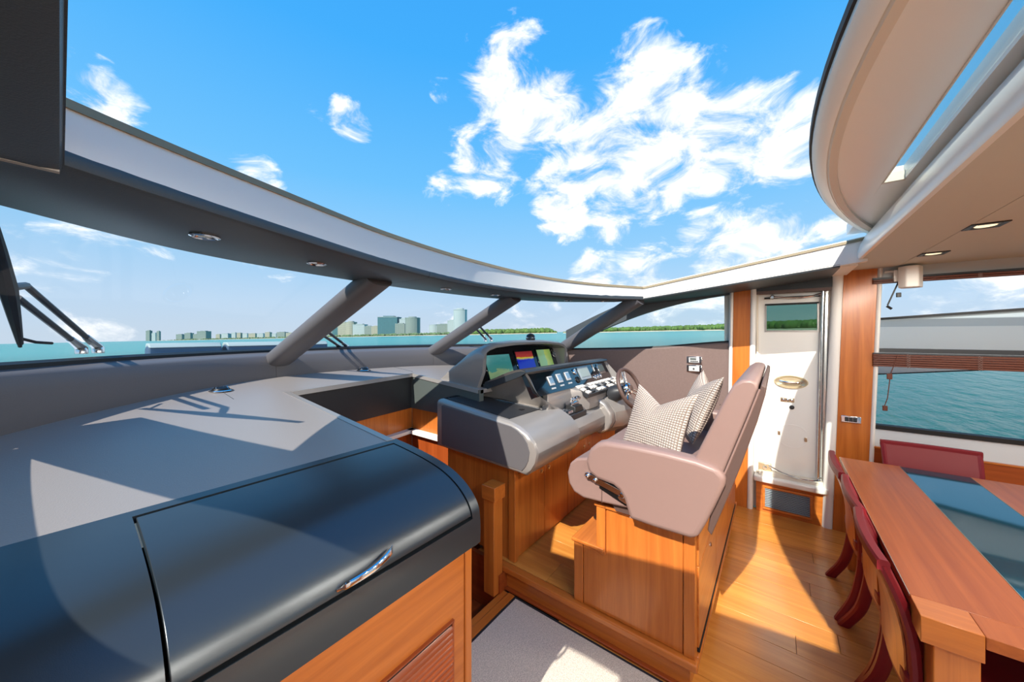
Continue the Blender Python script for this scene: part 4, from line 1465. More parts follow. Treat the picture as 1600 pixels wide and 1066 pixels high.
# rounded end face of the pod
inn = [(1.36 + (y - 1.36) * 0.95 if y > 1.36 else 1.30 + (y - 1.30) * 0.72, 0.95 + (z - 0.95) * 0.87) for y, z in pp]
MB().loft([[(1.773, y, z) for y, z in pp], [(1.755, y * 0.985 + 0.022, 0.95 + (z - 0.95) * 0.94) for y, z in pp], [(1.748, y, z) for y, z in inn]]).build('pod_end', 'satin_grey', hcn, ang=40)
MB().loft([[(1.7485, 1.36 + (y - 1.36) * 0.96, 0.95 + (z - 0.95) * 0.97) for y, z in inn], [(1.7435, 1.36 + (y - 1.36) * 0.94, 0.95 + (z - 0.95) * 0.94) for y, z in inn]]).build('end_panel', 'leather_coaming', hcn, ang=40)
# inset top plate + hinge line
MB().loft([[(x, 1.40, 1.0935), (x, 2.0, 1.157), (x, 2.0, 1.161), (x, 1.40, 1.0975)] for x in (1.80, 2.16)]).build('top_plate', 'satin_dark', hcn)
MB().tube([(2.17, 1.38, 1.098), (2.06, 1.98, 1.163)], 0.0035, 6).build('hinge_line', 'chrome', hcn)
box('finger_slot', (2.02, 1.46, 1.0995), (2.06, 1.49, 1.1075), 'black', hcn)
# grille at the back of the pod
for k in range(10):
    box('grille_slat', (1.80 + k * 0.022, 2.01, 1.158), (1.812 + k * 0.022, 2.05, 1.163), 'black', hcn)
# middle section: lower roll with a tray
pm = [(2.0, 0.80), (2.0, 1.10), (1.40, 1.03), (1.30, 1.02), (1.235, 0.995), (1.195, 0.94), (1.195, 0.885), (1.22, 0.83), (1.27, 0.79), (1.33, 0.785)]
MB().extr(pm, 0, 2.337, 2.95).build('tray_section', 'satin_grey', hcn, ang=30, bevel=0.004)
box('tray_floor', (2.40, 1.30, 1.021), (2.90, 1.36, 1.030), 'leather_coaming', hcn)
MB().loft([[(x, 1.275, 1.014), (x, 1.29, 1.05), (x, 1.305, 1.05), (x, 1.30, 1.02)] for x in (2.38, 2.92)]).build('tray_lip', 'satin_grey', hcn)
# end bolster between tray and wheel pod
pe = [(1.95, 0.80), (1.95, 1.13), (1.42, 1.13), (1.30, 1.10), (1.20, 1.045), (1.14, 0.96), (1.135, 0.89), (1.165, 0.82), (1.235, 0.77), (1.30, 0.775)]
MB().extr(pe, 0, 2.90, 3.0).build('bolster', 'satin_grey', hcn, ang=30, bevel=0.02, seg=3)
# wheel pod
rings = []
for x, s in ((3.0, 1.0), (3.15, 1.06), (3.35, 1.08), (3.52, 1.03), (3.60, 0.86)):
    rings.append([(x, 1.9 + (y - 1.9) * s, 0.95 + (z - 0.95) * s) for y, z in pe])
MB().loft(rings).build('wheel_pod', 'satin_grey', hcn, ang=30)
# sloping switch deck behind the wheel
def deck(x, s):
    return Vector((x, lerp(1.235, 1.385, s), lerp(1.152, 1.205, s)))
MB().slab(deck, lambda x, s: deck(x, s) - Vector((0, -0.01, 0.03)), lin_pts(2.66, 3.58, 6), lin_pts(0, 1, 4)).build('switch_deck', 'satin_dark', hcn)
rnd = random.Random(21)
Mk = Matrix.Rotation(math.atan2(0.053, 0.15), 3, 'X')
for i in range(12):
    for j in range(3):
        x = 2.71 + i * 0.074
        if rnd.random() < 0.1:
            continue
        c = deck(x, 0.18 + j * 0.3) + Vector((0, 0, 0.005))
        mm = rnd.choice(['key_white', 'key_white', 'chrome', 'key_white', 'key_dark'])
        MB().obox(c, (0.058, 0.036, 0.016), Mk).build('switch_key', mm, hcn, bevel=0.003, seg=1)
# ignition keys and small dials beside the wheel
for x, s in ((3.36, -0.2), (3.46, -0.2), (3.42, -0.55)):
    c = deck(x, s) - Vector((0, 0, 0.005))
    MB().lathe([(0.022, -0.02), (0.022, 0.014), (0.016, 0.018), (0.004, 0.018)], c, (0, -0.42, 0.9), 14).build('ignition_switch', 'chrome', hcn)
# lower instrument panel with swept hood
PT = lambda x: Vector((x, 1.455, 1.372))
PBm = lambda x: Vector((x, 1.365, 1.200))
MB().loft([[PT(x), PBm(x), PBm(x) + Vector((0, 0.03, -0.015)), PT(x) + Vector((0, 0.03, -0.015))] for x in (2.05, 3.50)]).build('instrument_panel', 'panel_glass', hcn)
MB().loft([[Vector((x, 1.36, 1.205)), Vector((x, yf + 0.015, lerp(1.155, 1.20, (yf - 1.245) / 0.107))), Vector((x, yf, 1.14)), Vector((x, yf + 0.015, 1.02)), Vector((x, 1.42, 1.02)), Vector((x, 1.40, 1.19))] for x, yf in ((2.22, 1.352), (2.58, 1.352), (2.72, 1.245), (3.52, 1.245))]).build('panel_apron', 'satin_grey', hcn, ang=30)
MB().loft([[Vector((x, 1.425, 1.378)), Vector((x, 1.438, 1.392)), Vector((x, 1.50, 1.397)), Vector((x, 1.82, 1.28)), Vector((x, 1.86, 1.20)), Vector((x, 1.48, 1.345))] for x in (2.03, 2.5, 3.0, 3.53)]).build('hood_rim', 'lacquer', hcn, ang=40)
# sculpted left cheek of the hood: sweeps from the peak down to the pod
def cheek(u, v):
    # u along: 0 at the rear foot, 1 at the front foot; v: 0 foot line, 1 ridge
    foot = Vector((2.06, 2.03, 1.156)).lerp(Vector((2.36, 1.255, 1.035)), u)
    ridge_pts = [Vector((2.07, 2.0, 1.175)), Vector((2.02, 1.72, 1.315)), Vector((2.025, 1.452, 1.392)), Vector((2.10, 1.362, 1.212)), Vector((2.42, 1.325, 1.045))]
    k = u * 4
    i = min(3, int(k))
    f = k - i
    a = ridge_pts[max(0, i - 1)]
    b, c, d = ridge_pts[i], ridge_pts[i + 1], ridge_pts[min(4, i + 2)]
    ridge = 0.5 * ((2 * b) + (c - a) * f + (2 * a - 5 * b + 4 * c - d) * f * f + (3 * b - a - 3 * c + d) * f**3)
    p = foot.lerp(ridge, v)
    bulge = math.sin(PI * v) * math.sin(PI * min(1, u * 1.05)) * 0.03
    return p + Vector((bulge, -bulge * 0.2, -bulge * 0.9))
mb = MB()
mb.slab(cheek, lambda u, v: cheek(u, v) + Vector((0.035, 0.01, -0.02)), lin_pts(0, 1, 26), lin_pts(0, 1, 10))
mb.build('hood_cheek', 'satin_grey', hcn, ang=60)
# right cheek
MB().loft([[Vector((3.50, 1.36, 1.19)), Vector((3.50, 1.455, 1.39)), Vector((3.50, 1.80, 1.30)), Vector((3.50, 1.80, 1.10))], [Vector((3.60, 1.22, 1.10)), Vector((3.56, 1.45, 1.36)), Vector((3.60, 1.80, 1.25)), Vector((3.60, 1.80, 1.05))]]).build('hood_cheek', 'satin_grey', hcn)
# gauges and switch groups on the panel
pn = (PT(0) - PBm(0))
pnn = Vector((0, -pn.z, pn.y)).normalized()
ang_p = math.atan2(pn.z, pn.y)
Mp = Matrix.Rotation(ang_p, 3, 'X')


def on_panel(x, s, h=0.004):
    return PBm(x).lerp(PT(x), s) + pnn * h


for x, s, w, h, m in ((2.34, 0.50, 0.075, 0.075, 'grey_paint'), (2.48, 0.54, 0.075, 0.075, 'grey_paint'), (2.62, 0.56, 0.075, 0.075, 'grey_paint'), (2.94, 0.55, 0.21, 0.12, 'hull_grey')):
    g = MB().obox(on_panel(x, s), (w, h, 0.006), Mp).build('gauge_plate', m, hcn, bevel=0.002, seg=1)
    if w < 0.1:
        for a in (-1, 0, 1):
            MB().obox(on_panel(x + a * 0.02, s + 0.02, 0.009), (0.012, 0.05, 0.004), Mp).build('toggle', 'chrome', g)
        MB().obox(on_panel(x, s - 0.32, 0.003), (0.06, 0.012, 0.003), Mp).build('name_strip', 'grey_paint', g)
    else:
        MB().obox(on_panel(x, s + 0.02, 0.009), (0.17, 0.08, 0.003), Mp).build('small_screen', 'cushion_pale', g)
for x, s, r_, m in ((2.77, 0.70, 0.028, 'chrome'), (2.77, 0.30, 0.030, 'black'), (3.12, 0.24, 0.022, 'chrome'), (3.18, 0.25, 0.022, 'chrome'), (3.24, 0.26, 0.022, 'chrome')):
    MB().lathe([(r_, 0), (r_, 0.008), (r_ * 0.8, 0.012), (r_ * 0.75, 0.006), (0.003, 0.006)], on_panel(x, s, 0.0), pnn, 16).build('dial', m, hcn)
MB().obox(on_panel(3.33, 0.62), (0.15, 0.10, 0.008), Mp).build('pilot_display', 'steel', hcn, bevel=0.003, seg=1)
MB().obox(on_panel(3.33, 0.63, 0.009), (0.115, 0.065, 0.003), Mp).build('pilot_screen', 'panel_green', hcn)
MB().obox(on_panel(3.17, 0.72), (0.012, 0.07, 0.006), Mp).build('label_strip', 'grey_paint', hcn)

# throttle block with two levers
box('throttle_plinth', (2.345, 1.235, 0.985), (2.62, 1.352, 1.038), 'satin_dark', hcn, bevel=0.006)
thr = MB().loft([[(2.44, 1.245, 1.038), (2.59, 1.245, 1.038), (2.59, 1.345, 1.038), (2.44, 1.345, 1.038)], [(2.455, 1.255, 1.085), (2.575, 1.255, 1.085), (2.575, 1.335, 1.095), (2.455, 1.335, 1.095)]]).build('throttle_block', 'black', hcn, bevel=0.006)
for x in (2.49, 2.54):
    MB().tube(smooth_path([(x, 1.31, 1.09), (x, 1.305, 1.13), (x, 1.28, 1.145), (x, 1.255, 1.14)], 4), 0.012, 8).build('lever', 'chrome', thr)
MB().lathe([(0.028, -0.06), (0.028, 0.06)], (2.515, 1.31, 1.09), (1, 0, 0), 16).build('throttle_drum', 'chrome', thr)
plt = box('switch_tray', (2.35, 1.25, 1.038), (2.43, 1.345, 1.046), 'black', hcn, bevel=0.003)
for i in range(4):
    for j in range(4):
        MB().lathe([(0.0075, 0), (0.007, 0.018), (0.003, 0.020)], (2.362 + i * 0.019, 1.262 + j * 0.023, 1.045), n=8).build('toggle', 'chrome', plt)

# ---- display hood above
def hood_ring(x, k, recessed):
    t = 1.590 - 0.055 * k
    p1 = (1.968, t - 0.036) if recessed else (1.806, 1.36)
    return [Vector((x, *p)) for p in ((1.865, 1.225), p1, (1.797, t - 0.03), (1.788, t - 0.012), (1.80, t), (1.87, t + 0.008), (1.99, t - 0.04), (2.15, lerp(t, 1.27, 0.55)), (2.30, 1.262), (2.28, 1.23))]


HK = [(1.985, 1.9, 0), (1.99, 1.55, 0), (2.022, 1.0, 0), (2.026, 0.96, 1), (2.06, 0.65, 1), (2.14, 0.3, 1), (2.4, 0.0, 1), (2.65, -0.08, 1), (2.9, 0.0, 1), (3.14, 0.3, 1), (3.24, 0.65, 1), (3.274, 0.96, 1), (3.278, 1.0, 0), (3.31, 1.55, 0), (3.315, 1.9, 0)]
MB().loft([hood_ring(*h) for h in HK]).build('display_hood', 'satin_grey', hcn, ang=40)
HT = curve([(h[0], 1.590 - 0.055 * h[1]) for h in HK if h[2]])
# display fascia inside the hood
DT = Vector((0, 1.965, 1.565))
DB = Vector((0, 1.845, 1.235))
dn = Vector((0, -(DT - DB).z, (DT - DB).y)).normalized()
Md = Matrix.Rotation(math.atan2((DT - DB).z, (DT - DB).y), 3, 'X')


def on_disp(x, s, h=0.003):
    return Vector((x, 0, 0)) + DB.lerp(DT, s) + dn * h


st_ = lambda x: (HT(x) - 0.045 - DB.z) / (DT - DB).z
MB().loft([[on_disp(x, 0, 0), on_disp(x, st_(x), 0), on_disp(x, st_(x), -0.012), on_disp(x, 0, -0.012)] for x in (2.03, 2.06, 2.14, 2.4, 2.65, 2.9, 3.14, 3.24, 3.27)]).build('display_fascia', 'black_gloss', hcn)


def screen_mat(name, stops, est, axis=1, noise=0.0, rot=0.0):
    m, t, b = new_mat(name)
    tcn = t.nodes.new('ShaderNodeTexCoord')
    s = t.nodes.new('ShaderNodeSeparateXYZ')
    t.links.new(tcn.outputs['Generated'], s.inputs[0])
    r = t.nodes.new('ShaderNodeValToRGB')
    els = r.color_ramp.elements
    els[0].position, els[0].color = stops[0]
    els[1].position, els[1].color = stops[-1]
    for p, c in stops[1:-1]:
        e = els.new(p)
        e.color = c
    src = s.outputs[axis]
    nzn = t.nodes.new('ShaderNodeTexNoise')
    nzn.inputs['Scale'].default_value = 4.0
    nzn.inputs['Detail'].default_value = 4.0
    t.links.new(tcn.outputs['Generated'], nzn.inputs[0])
    src = tmath(t, 'ADD', src, tmath(t, 'MULTIPLY', tmath(t, 'SUBTRACT', nzn.outputs[0], 0.5), noise))
    t.links.new(src, r.inputs[0])
    t.links.new(r.outputs[0], b.inputs['Emission Color'])
    b.inputs['Emission Strength'].default_value = est
    b.inputs['Base Color'].default_value = (0.01, 0.01, 0.01, 1)
    b.inputs['Roughness'].default_value = 0.12
    return m


screen_mat('chart_screen', [(0.0, lin(120, 160, 120)), (0.3, lin(150, 180, 130)), (0.36, lin(70, 150, 140)), (0.7, lin(60, 150, 150)), (1.0, lin(90, 170, 170))], 0.55, 2, 0.5)
screen_mat('sonar_screen', [(0.0, lin(150, 40, 50)), (0.10, lin(20, 40, 190)), (0.62, lin(10, 40, 200)), (0.70, lin(230, 220, 60)), (0.76, lin(190, 60, 50)), (1.0, lin(150, 40, 46))], 0.6, 2, 0.15)
screen_mat('plotter_screen', [(0.0, lin(150, 190, 130)), (0.5, lin(150, 200, 150)), (0.55, lin(190, 210, 110)), (1.0, lin(140, 180, 90))], 0.6, 0, 0.3)
for x, w, h, s, m in ((2.30, 0.33, 0.21, 0.42, 'chart_screen'), (2.70, 0.27, 0.21, 0.46, 'sonar_screen'), (3.05, 0.25, 0.21, 0.48, 'plotter_screen')):
    f = MB().obox(on_disp(x, s), (w + 0.03, h + 0.03, 0.008), Md).build('display_bezel', 'black_gloss', hcn, bevel=0.002, seg=1)
    MB().obox(on_disp(x, s, 0.008), (w, h, 0.003), Md).build('display_screen', m, f)
for x, s in ((2.075, 0.52), (3.245, 0.62)):
    v = MB().lathe([(0.034, 0.0), (0.036, 0.008), (0.030, 0.010), (0.028, 0.004)], on_disp(x, s, 0.0), dn, 24).build('air_outlet', 'chrome', hcn)
    MB().lathe([(0.028, 0.003), (0.027, 0.006), (0.002, 0.006)], on_disp(x, s, 0.0), dn, 20).build('outlet_core', 'black', v)
    for a in (-0.010, 0.0, 0.010):
        MB().obox(on_disp(x, s, 0.008) + Vector((a, 0, 0)), (0.003, 0.05, 0.004), Md).build('outlet_fin', 'chrome', v)

# ---- compass on the display hood
cp = thing('compass', (2.78, 1.93, 1.585), 'small black dome compass standing on the display hood', 'compass')
MB().lathe([(0.055, 0.0), (0.055, 0.014), (0.04, 0.02)], (2.78, 1.90, 1.582), n=20).build('base', 'black', cp)
MB().lathe([(0.042, 0.016), (0.046, 0.035), (0.038, 0.06), (0.02, 0.074), (0.002, 0.078)], (2.78, 1.90, 1.585), n=20).build('dome', 'satin_dark', cp)
MB().lathe([(0.047, 0.03), (0.049, 0.036), (0.046, 0.042)], (2.78, 1.90, 1.585), n=20).build('ring', 'chrome', cp)

# ---- steering wheel
WC = Vector((3.09, 1.04, 1.172))
wax = Vector((-0.12, -0.90, 0.40)).normalized()
sw = thing('steering_wheel', WC, 'brown leather steering wheel with chrome spokes', 'steering wheel')
wx_ = Vector((1, 0, 0)) - wax * wax.x
wx_.normalize()
wy_ = wax.cross(wx_)
RW = 0.175
MB().tube([WC + (wx_ * math.cos(a) + wy_ * math.sin(a)) * RW for a in [2 * PI * i / 40 for i in range(40)]], 0.017, 12, closed=True).build('rim', 'seat_leather_dark', sw)
for a in (PI / 2, PI / 2 + 2 * PI / 3, PI / 2 + 4 * PI / 3):
    d = wx_ * math.cos(a) + wy_ * math.sin(a)
    e = wax.cross(d)
    for q in (-0.016, 0.016):
        MB().tube([WC + d * 0.02 - wax * 0.02 + e * q, WC + d * 0.10 - wax * 0.012 + e * q * 1.2, WC + d * (RW - 0.004) + e * q * 1.6], 0.007, 8).build('spoke', 'chrome', sw)
MB().lathe([(0.05, -0.035), (0.055, -0.01), (0.046, 0.006), (0.03, 0.012), (0.002, 0.014)], WC, wax, 20).build('hub', 'chrome', sw)
MB().lathe([(0.028, 0.011), (0.026, 0.017), (0.002, 0.02)], WC, wax, 18).build('hub_cap', 'seat_leather_dark', sw)
MB().lathe([(0.075, -0.20), (0.072, -0.12), (0.05, -0.09), (0.038, -0.03)], WC, wax, 18).build('column', 'satin_dark', sw)

# ================================================================== helm seat on its cabinet
sc_ = thing('seat_cabinet', (2.6, 0.6, 0.15), 'cherry wood cabinet with stepped front carrying the helm seat', 'cabinet')
PX = 1.772
box('lower_carcass', (PX + 0.012, 0.31, 0.15), (3.63, 0.905, 0.485), 'cherry_z', sc_)
box('upper_carcass', (PX + 0.012, 0.31, 0.485), (2.9, 0.745, 0.722), 'cherry_z', sc_)
box('step_board', (PX - 0.012, 0.735, 0.485), (3.63, 0.925, 0.505), 'cherry_x', sc_, bevel=0.006, seg=3)
box('top_board', (PX - 0.010, 0.292, 0.722), (2.9, 0.790, 0.742), 'cherry_x', sc_, bevel=0.006, seg=3)
box('front_post', (PX, 0.860, 0.15), (PX + 0.05, 0.914, 0.485), 'cherry_z', sc_, bevel=0.003)
box('upper_post', (PX - 0.004, 0.728, 0.470), (PX + 0.05, 0.778, 0.722), 'cherry_z', sc_, bevel=0.003)
box('rear_post', (PX, 0.298, 0.15), (PX + 0.05, 0.347, 0.722), 'cherry_z', sc_, bevel=0.003)
MB().extr([(0.351, 0.152), (0.856, 0.152), (0.856, 0.483), (0.724, 0.483), (0.724, 0.720), (0.351, 0.720)], 0, PX + 0.003, PX + 0.02).build('side_panel', 'cherry_z', sc_, bevel=0.002, seg=1)
for i, (a, b) in enumerate(((1.826, 2.40), (2.404, 2.985), (2.989, 3.60))):
    for z0, z1 in ((0.175, 0.555), (0.559, 0.718)):
        if z0 > 0.5 and a > 2.9:
            continue
        d = box('door', (a, 0.291, z0), (b, 0.310, z1), 'cherry_x', sc_, bevel=0.002, seg=1)
        MB().lathe([(0.014, 0), (0.014, 0.005), (0.009, 0.007), (0.003, 0.003)], (a + 0.34 if i == 0 else b - 0.06, 0.291, z1 - 0.055), (0, -1, 0), 14).build('latch', 'chrome', d)
box('plinth_slot', (1.83, 0.288, 0.153), (3.60, 0.300, 0.170), 'dark_slot', sc_)

hs = thing('helm_bench', (2.28, 0.5, 0.742), 'mauve leather double helm seat with armrests and reclined back', 'seat')
X0, X1 = 1.712, 2.86
cushion = [(0.28, 0.80), (0.60, 0.786), (0.72, 0.776), (0.827, 0.770), (0.885, 0.787), (0.916, 0.83), (0.925, 0.885), (0.908, 0.94), (0.87, 0.975), (0.80, 0.992), (0.70, 0.992), (0.28, 0.955)]
MB().extr(cushion, 0, X0, X1).build('seat_cushion', 'seat_leather', hs, ang=40, bevel=0.012, seg=3)
MB().extr([(0.30, 0.742), (0.66, 0.742), (0.69, 0.785), (0.30, 0.80)], 0, X0 + 0.03, X1 - 0.03).build('seat_pan', 'seat_leather_dark', hs)
MB().tube([(X0 - 0.001, 0.722, 0.776), (X0 - 0.001, 0.722, 0.88)], 0.002, 5).build('seam', 'seat_leather_dark', hs)
arm = [(0.800, 0.985), (0.775, 1.055), (0.735, 1.092), (0.690, 1.108), (0.55, 1.114), (0.408, 1.112), (0.28, 1.104), (0.200, 1.088), (0.168, 1.055), (0.172, 1.02), (0.205, 0.93), (0.239, 0.843), (0.272, 0.768), (0.302, 0.755), (0.45, 0.752), (0.570, 0.756), (0.582, 0.80), (0.600, 0.85), (0.622, 0.880), (0.651, 0.896), (0.735, 0.905), (0.785, 0.93)]
for xa, xb in ((1.675, 1.765), (2.80, 2.90)):
    a_ = MB().extr(arm, 0, xa, xb).build('armrest', 'seat_leather', hs, ang=40, bevel=0.022, seg=4)
    MB().tube([(xa + 0.02, 0.300, 0.756), (xa + 0.02, 0.44, 0.753), (xa + 0.02, 0.572, 0.757)], 0.004, 6).build('piping', 'seat_leather', a_)
back = [(0.36, 0.93), (0.325, 1.02), (0.25, 1.20), (0.175, 1.38), (0.145, 1.44), (0.115, 1.462), (0.085, 1.466), (0.064, 1.455), (0.058, 1.43), (0.10, 1.30), (0.16, 1.12), (0.225, 0.92), (0.27, 0.90)]
MB().extr(back, 0, 1.715, 2.87).build('backrest', 'seat_leather', hs, ang=40, bevel=0.016, seg=3)
shell = [(0.240, 0.80), (0.222, 0.925), (0.157, 1.12), (0.097, 1.30), (0.056, 1.425), (0.05, 1.45), (0.035, 1.44), (0.036, 1.41), (0.062, 1.30), (0.12, 1.10), (0.185, 0.90), (0.225, 0.78)]
MB().extr(shell, 0, 1.712, 2.873).build('back_shell', 'seat_leather_dark', hs, ang=40, bevel=0.004)
MB().tube([(1.712, y - 0.001, z) for y, z in ((0.222, 0.925), (0.157, 1.12), (0.097, 1.30), (0.056, 1.43))] , 0.004, 6).build('piping', 'seat_leather', hs)
MB().tube([(x, 0.195, 1.348) for x in (1.72, 1.74)], 0.002, 4).build('seam', 'seat_leather_dark', hs)
# folding linkage of the bolster seat
MB().extr([(0.735, 0.90), (0.65, 0.893), (0.60, 0.86), (0.58, 0.81), (0.60, 0.80), (0.735, 0.85)], 0, X0 - 0.004, X0).build('link_recess', 'black', hs)
def bar(name, a, b, w, x, th, m):
    a, b = Vector((x, *a)), Vector((x, *b))
    t = (b - a).normalized()
    n = Vector((0, -t.z, t.y)) * w / 2
    e = t * w / 2
    ring = [a - n, a - e * 0.8 - n * 0.5, a - e * 0.8 + n * 0.5, a + n, b + n, b + e * 0.8 + n * 0.5, b + e * 0.8 - n * 0.5, b - n]
    return MB().loft([[p for p in ring], [p - Vector((th, 0, 0)) for p in ring]]).build(name, m, hs, bevel=0.002, seg=1)
bar('link_arm', (0.800, 0.905), (0.600, 0.853), 0.032, X0 - 0.002, 0.014, 'steel')
bar('link_arm', (0.615, 0.845), (0.560, 0.825), 0.028, X0 - 0.018, 0.012, 'steel')
for y, z, r_ in ((0.795, 0.904, 0.009), (0.752, 0.893, 0.009), (0.606, 0.853, 0.017), (0.575, 0.834, 0.012)):
    MB().lathe([(r_, 0), (r_, 0.012), (r_ * 0.6, 0.016), (r_ * 0.3, 0.016)], (X0 - 0.014, y, z), (-1, 0, 0), 14).build('link_bolt', 'chrome', hs)
MB().tube([(X0 - 0.01, 0.60, 0.875), (X0 - 0.012, 0.575, 0.868), (X0 - 0.012, 0.55, 0.845)], 0.016, 8).build('link_cover', 'steel', hs)

# ---- pillows
def pillow(c, M, size, label, chop=0.28, seed=0):
    n = 25
    rnd = random.Random(seed)
    root_name = 'pillow'
    vs, uvs, fs = [], [], []
    for side in (1, -1):
        for i in range(n):
            for j in range(n):
                u = -1 + 2 * i / (n - 1)
                v = -1 + 2 * j / (n - 1)
                edge = (1 - abs(u) ** 2.2) * (1 - abs(v) ** 2.2)
                th = 0.30 * max(0, edge) ** 0.48
                x = u * (1 - 0.10 * (1 - v * v))
                y = v * (1 - 0.08 * (1 - u * u))
                y -= chop * max(0, v) ** 1.6 * (1 - abs(u)) ** 1.3           # karate-chop dent in the top edge
                th *= 1 - 0.35 * max(0, v) * (1 - abs(u)) ** 2
                w = 0.015 * math.sin(3 * u + seed) * math.cos(2 * v)
                vs.append(Vector((x * size / 2, side * th * size / 2 + w * size * (1 - max(abs(u), abs(v)) ** 4), y * size / 2)))
                uvs.append(((u + 1) / 2, (v + 1) / 2))
    for s_ in range(2):
        o_ = s_ * n * n
        for i in range(n - 1):
            for j in range(n - 1):
                q = (o_ + i * n + j, o_ + (i + 1) * n + j, o_ + (i + 1) * n + j + 1, o_ + i * n + j + 1)
                fs.append(q if s_ else q[::-1])
    me = bpy.data.meshes.new('pillow')
    me.from_pydata([tuple(M @ p) for p in vs], [], fs)
    uvl = me.uv_layers.new(name='UVMap')
    for lp in me.loops:
        uvl.data[lp.index].uv = uvs[lp.vertex_index]
    for p in me.polygons:
        p.use_smooth = True
    me.materials.append(MATS['waffle'])
    o = bpy.data.objects.new('pillow', me)
    COL.objects.link(o)
    o.location = c
    tag(o, label, 'pillow', 'waffle pillows on the helm seat')
    return o


def facing(n, roll=0.0, tilt_up=(0, 0, 1)):
    """matrix whose local +Y looks along n and local Z is as upright as possible"""
    y = Vector(n).normalized()
    z = Vector(tilt_up)
    z = (z - y * z.dot(y)).normalized()
    x = y.cross(z)
    return Matrix((x, y, z)).transposed() @ Matrix.Rotation(roll, 3, 'Y')


pillow((2.06, 0.545, 1.145), facing((-0.80, 0.42, 0.36)), 0.42, 'near waffle-woven cream pillow with dented top on the helm seat', 0.42, 1)
pillow((2.52, 0.405, 1.20), facing((-0.35, 0.85, 0.38)), 0.44, 'far waffle-woven cream pillow leaning on the helm seat backrest', 0.35, 2)

# ================================================================== dining table and chairs
tb = thing('dining_table', (2.58, -0.815, 0), 'cherry dining table with a dark glass strip down the middle', 'table')
TX0, TX1, TY0, TY1, TZ = 1.674, 3.49, -1.26, -0.366, 0.75
GX0, GY0, GY1 = 1.95, -0.967, -0.667
def slab(name, x0, x1, y0, y1, z0, z1, m, bevel=0.0):
    return box(name, (x0, y0, z0), (x1, y1, z1), m, tb, bevel)
slab('top_board', TX0 + 0.118, TX1, GY1 + 0.003, TY1, 0.712, TZ, 'table_wood', 0.002)
slab('top_board', TX0 + 0.118, TX1, TY0, GY0 - 0.003, 0.712, TZ, 'table_wood', 0.002)
slab('end_board', TX0, TX0 + 0.117, TY0 + 0.128, TY1 - 0.128, 0.712, TZ, 'table_wood', 0.002)
slab('glass_strip', TX0 + 0.118, TX1, GY0, GY1, 0.735, TZ - 0.001, 'table_glass', 0.001)
slab('glass_bed', TX0 + 0.118, TX1, GY0 - 0.003, GY1 + 0.003, 0.712, 0.734, 'dark_slot')
for y in (GY0 - 0.0025, GY1 + 0.0005):
    slab('inlay_line', TX0 + 0.118, TX1, y, y + 0.002, 0.736, TZ + 0.0004, 'champagne')
slab('inlay_line', TX0 + 0.118, TX1, TY1 - 0.0005, TY1 + 0.0015, 0.742, TZ + 0.0004, 'champagne')
for xa, xb in ((TX0, TX0 + 0.116), (TX1 - 0.117, TX1 + 0.001)):
    for ya, yb in ((TY1 - 0.127, TY1 + 0.001), (TY0 - 0.001, TY0 + 0.127)):
        if xa > 3:
            continue
        MB().box((xa, ya, 0.668), (xb, yb, TZ + 0.001)).build('corner_block', 'cherry_y', tb, bevel=0.002)
for xa in (TX0 + 0.02, TX1 - 0.13):
    for ya in (TY1 - 0.125, TY0 + 0.025):
        box('leg', (xa, ya, 0.0), (xa + 0.095, ya + 0.095, 0.70), 'cherry_z', tb, bevel=0.003)
slab('apron', TX0 + 0.10, TX1 - 0.08, TY1 - 0.06, TY1 - 0.04, 0.64, 0.712, 'cherry_x')
slab('apron', TX0 + 0.10, TX1 - 0.08, TY0 + 0.04, TY0 + 0.06, 0.64, 0.712, 'cherry_x')


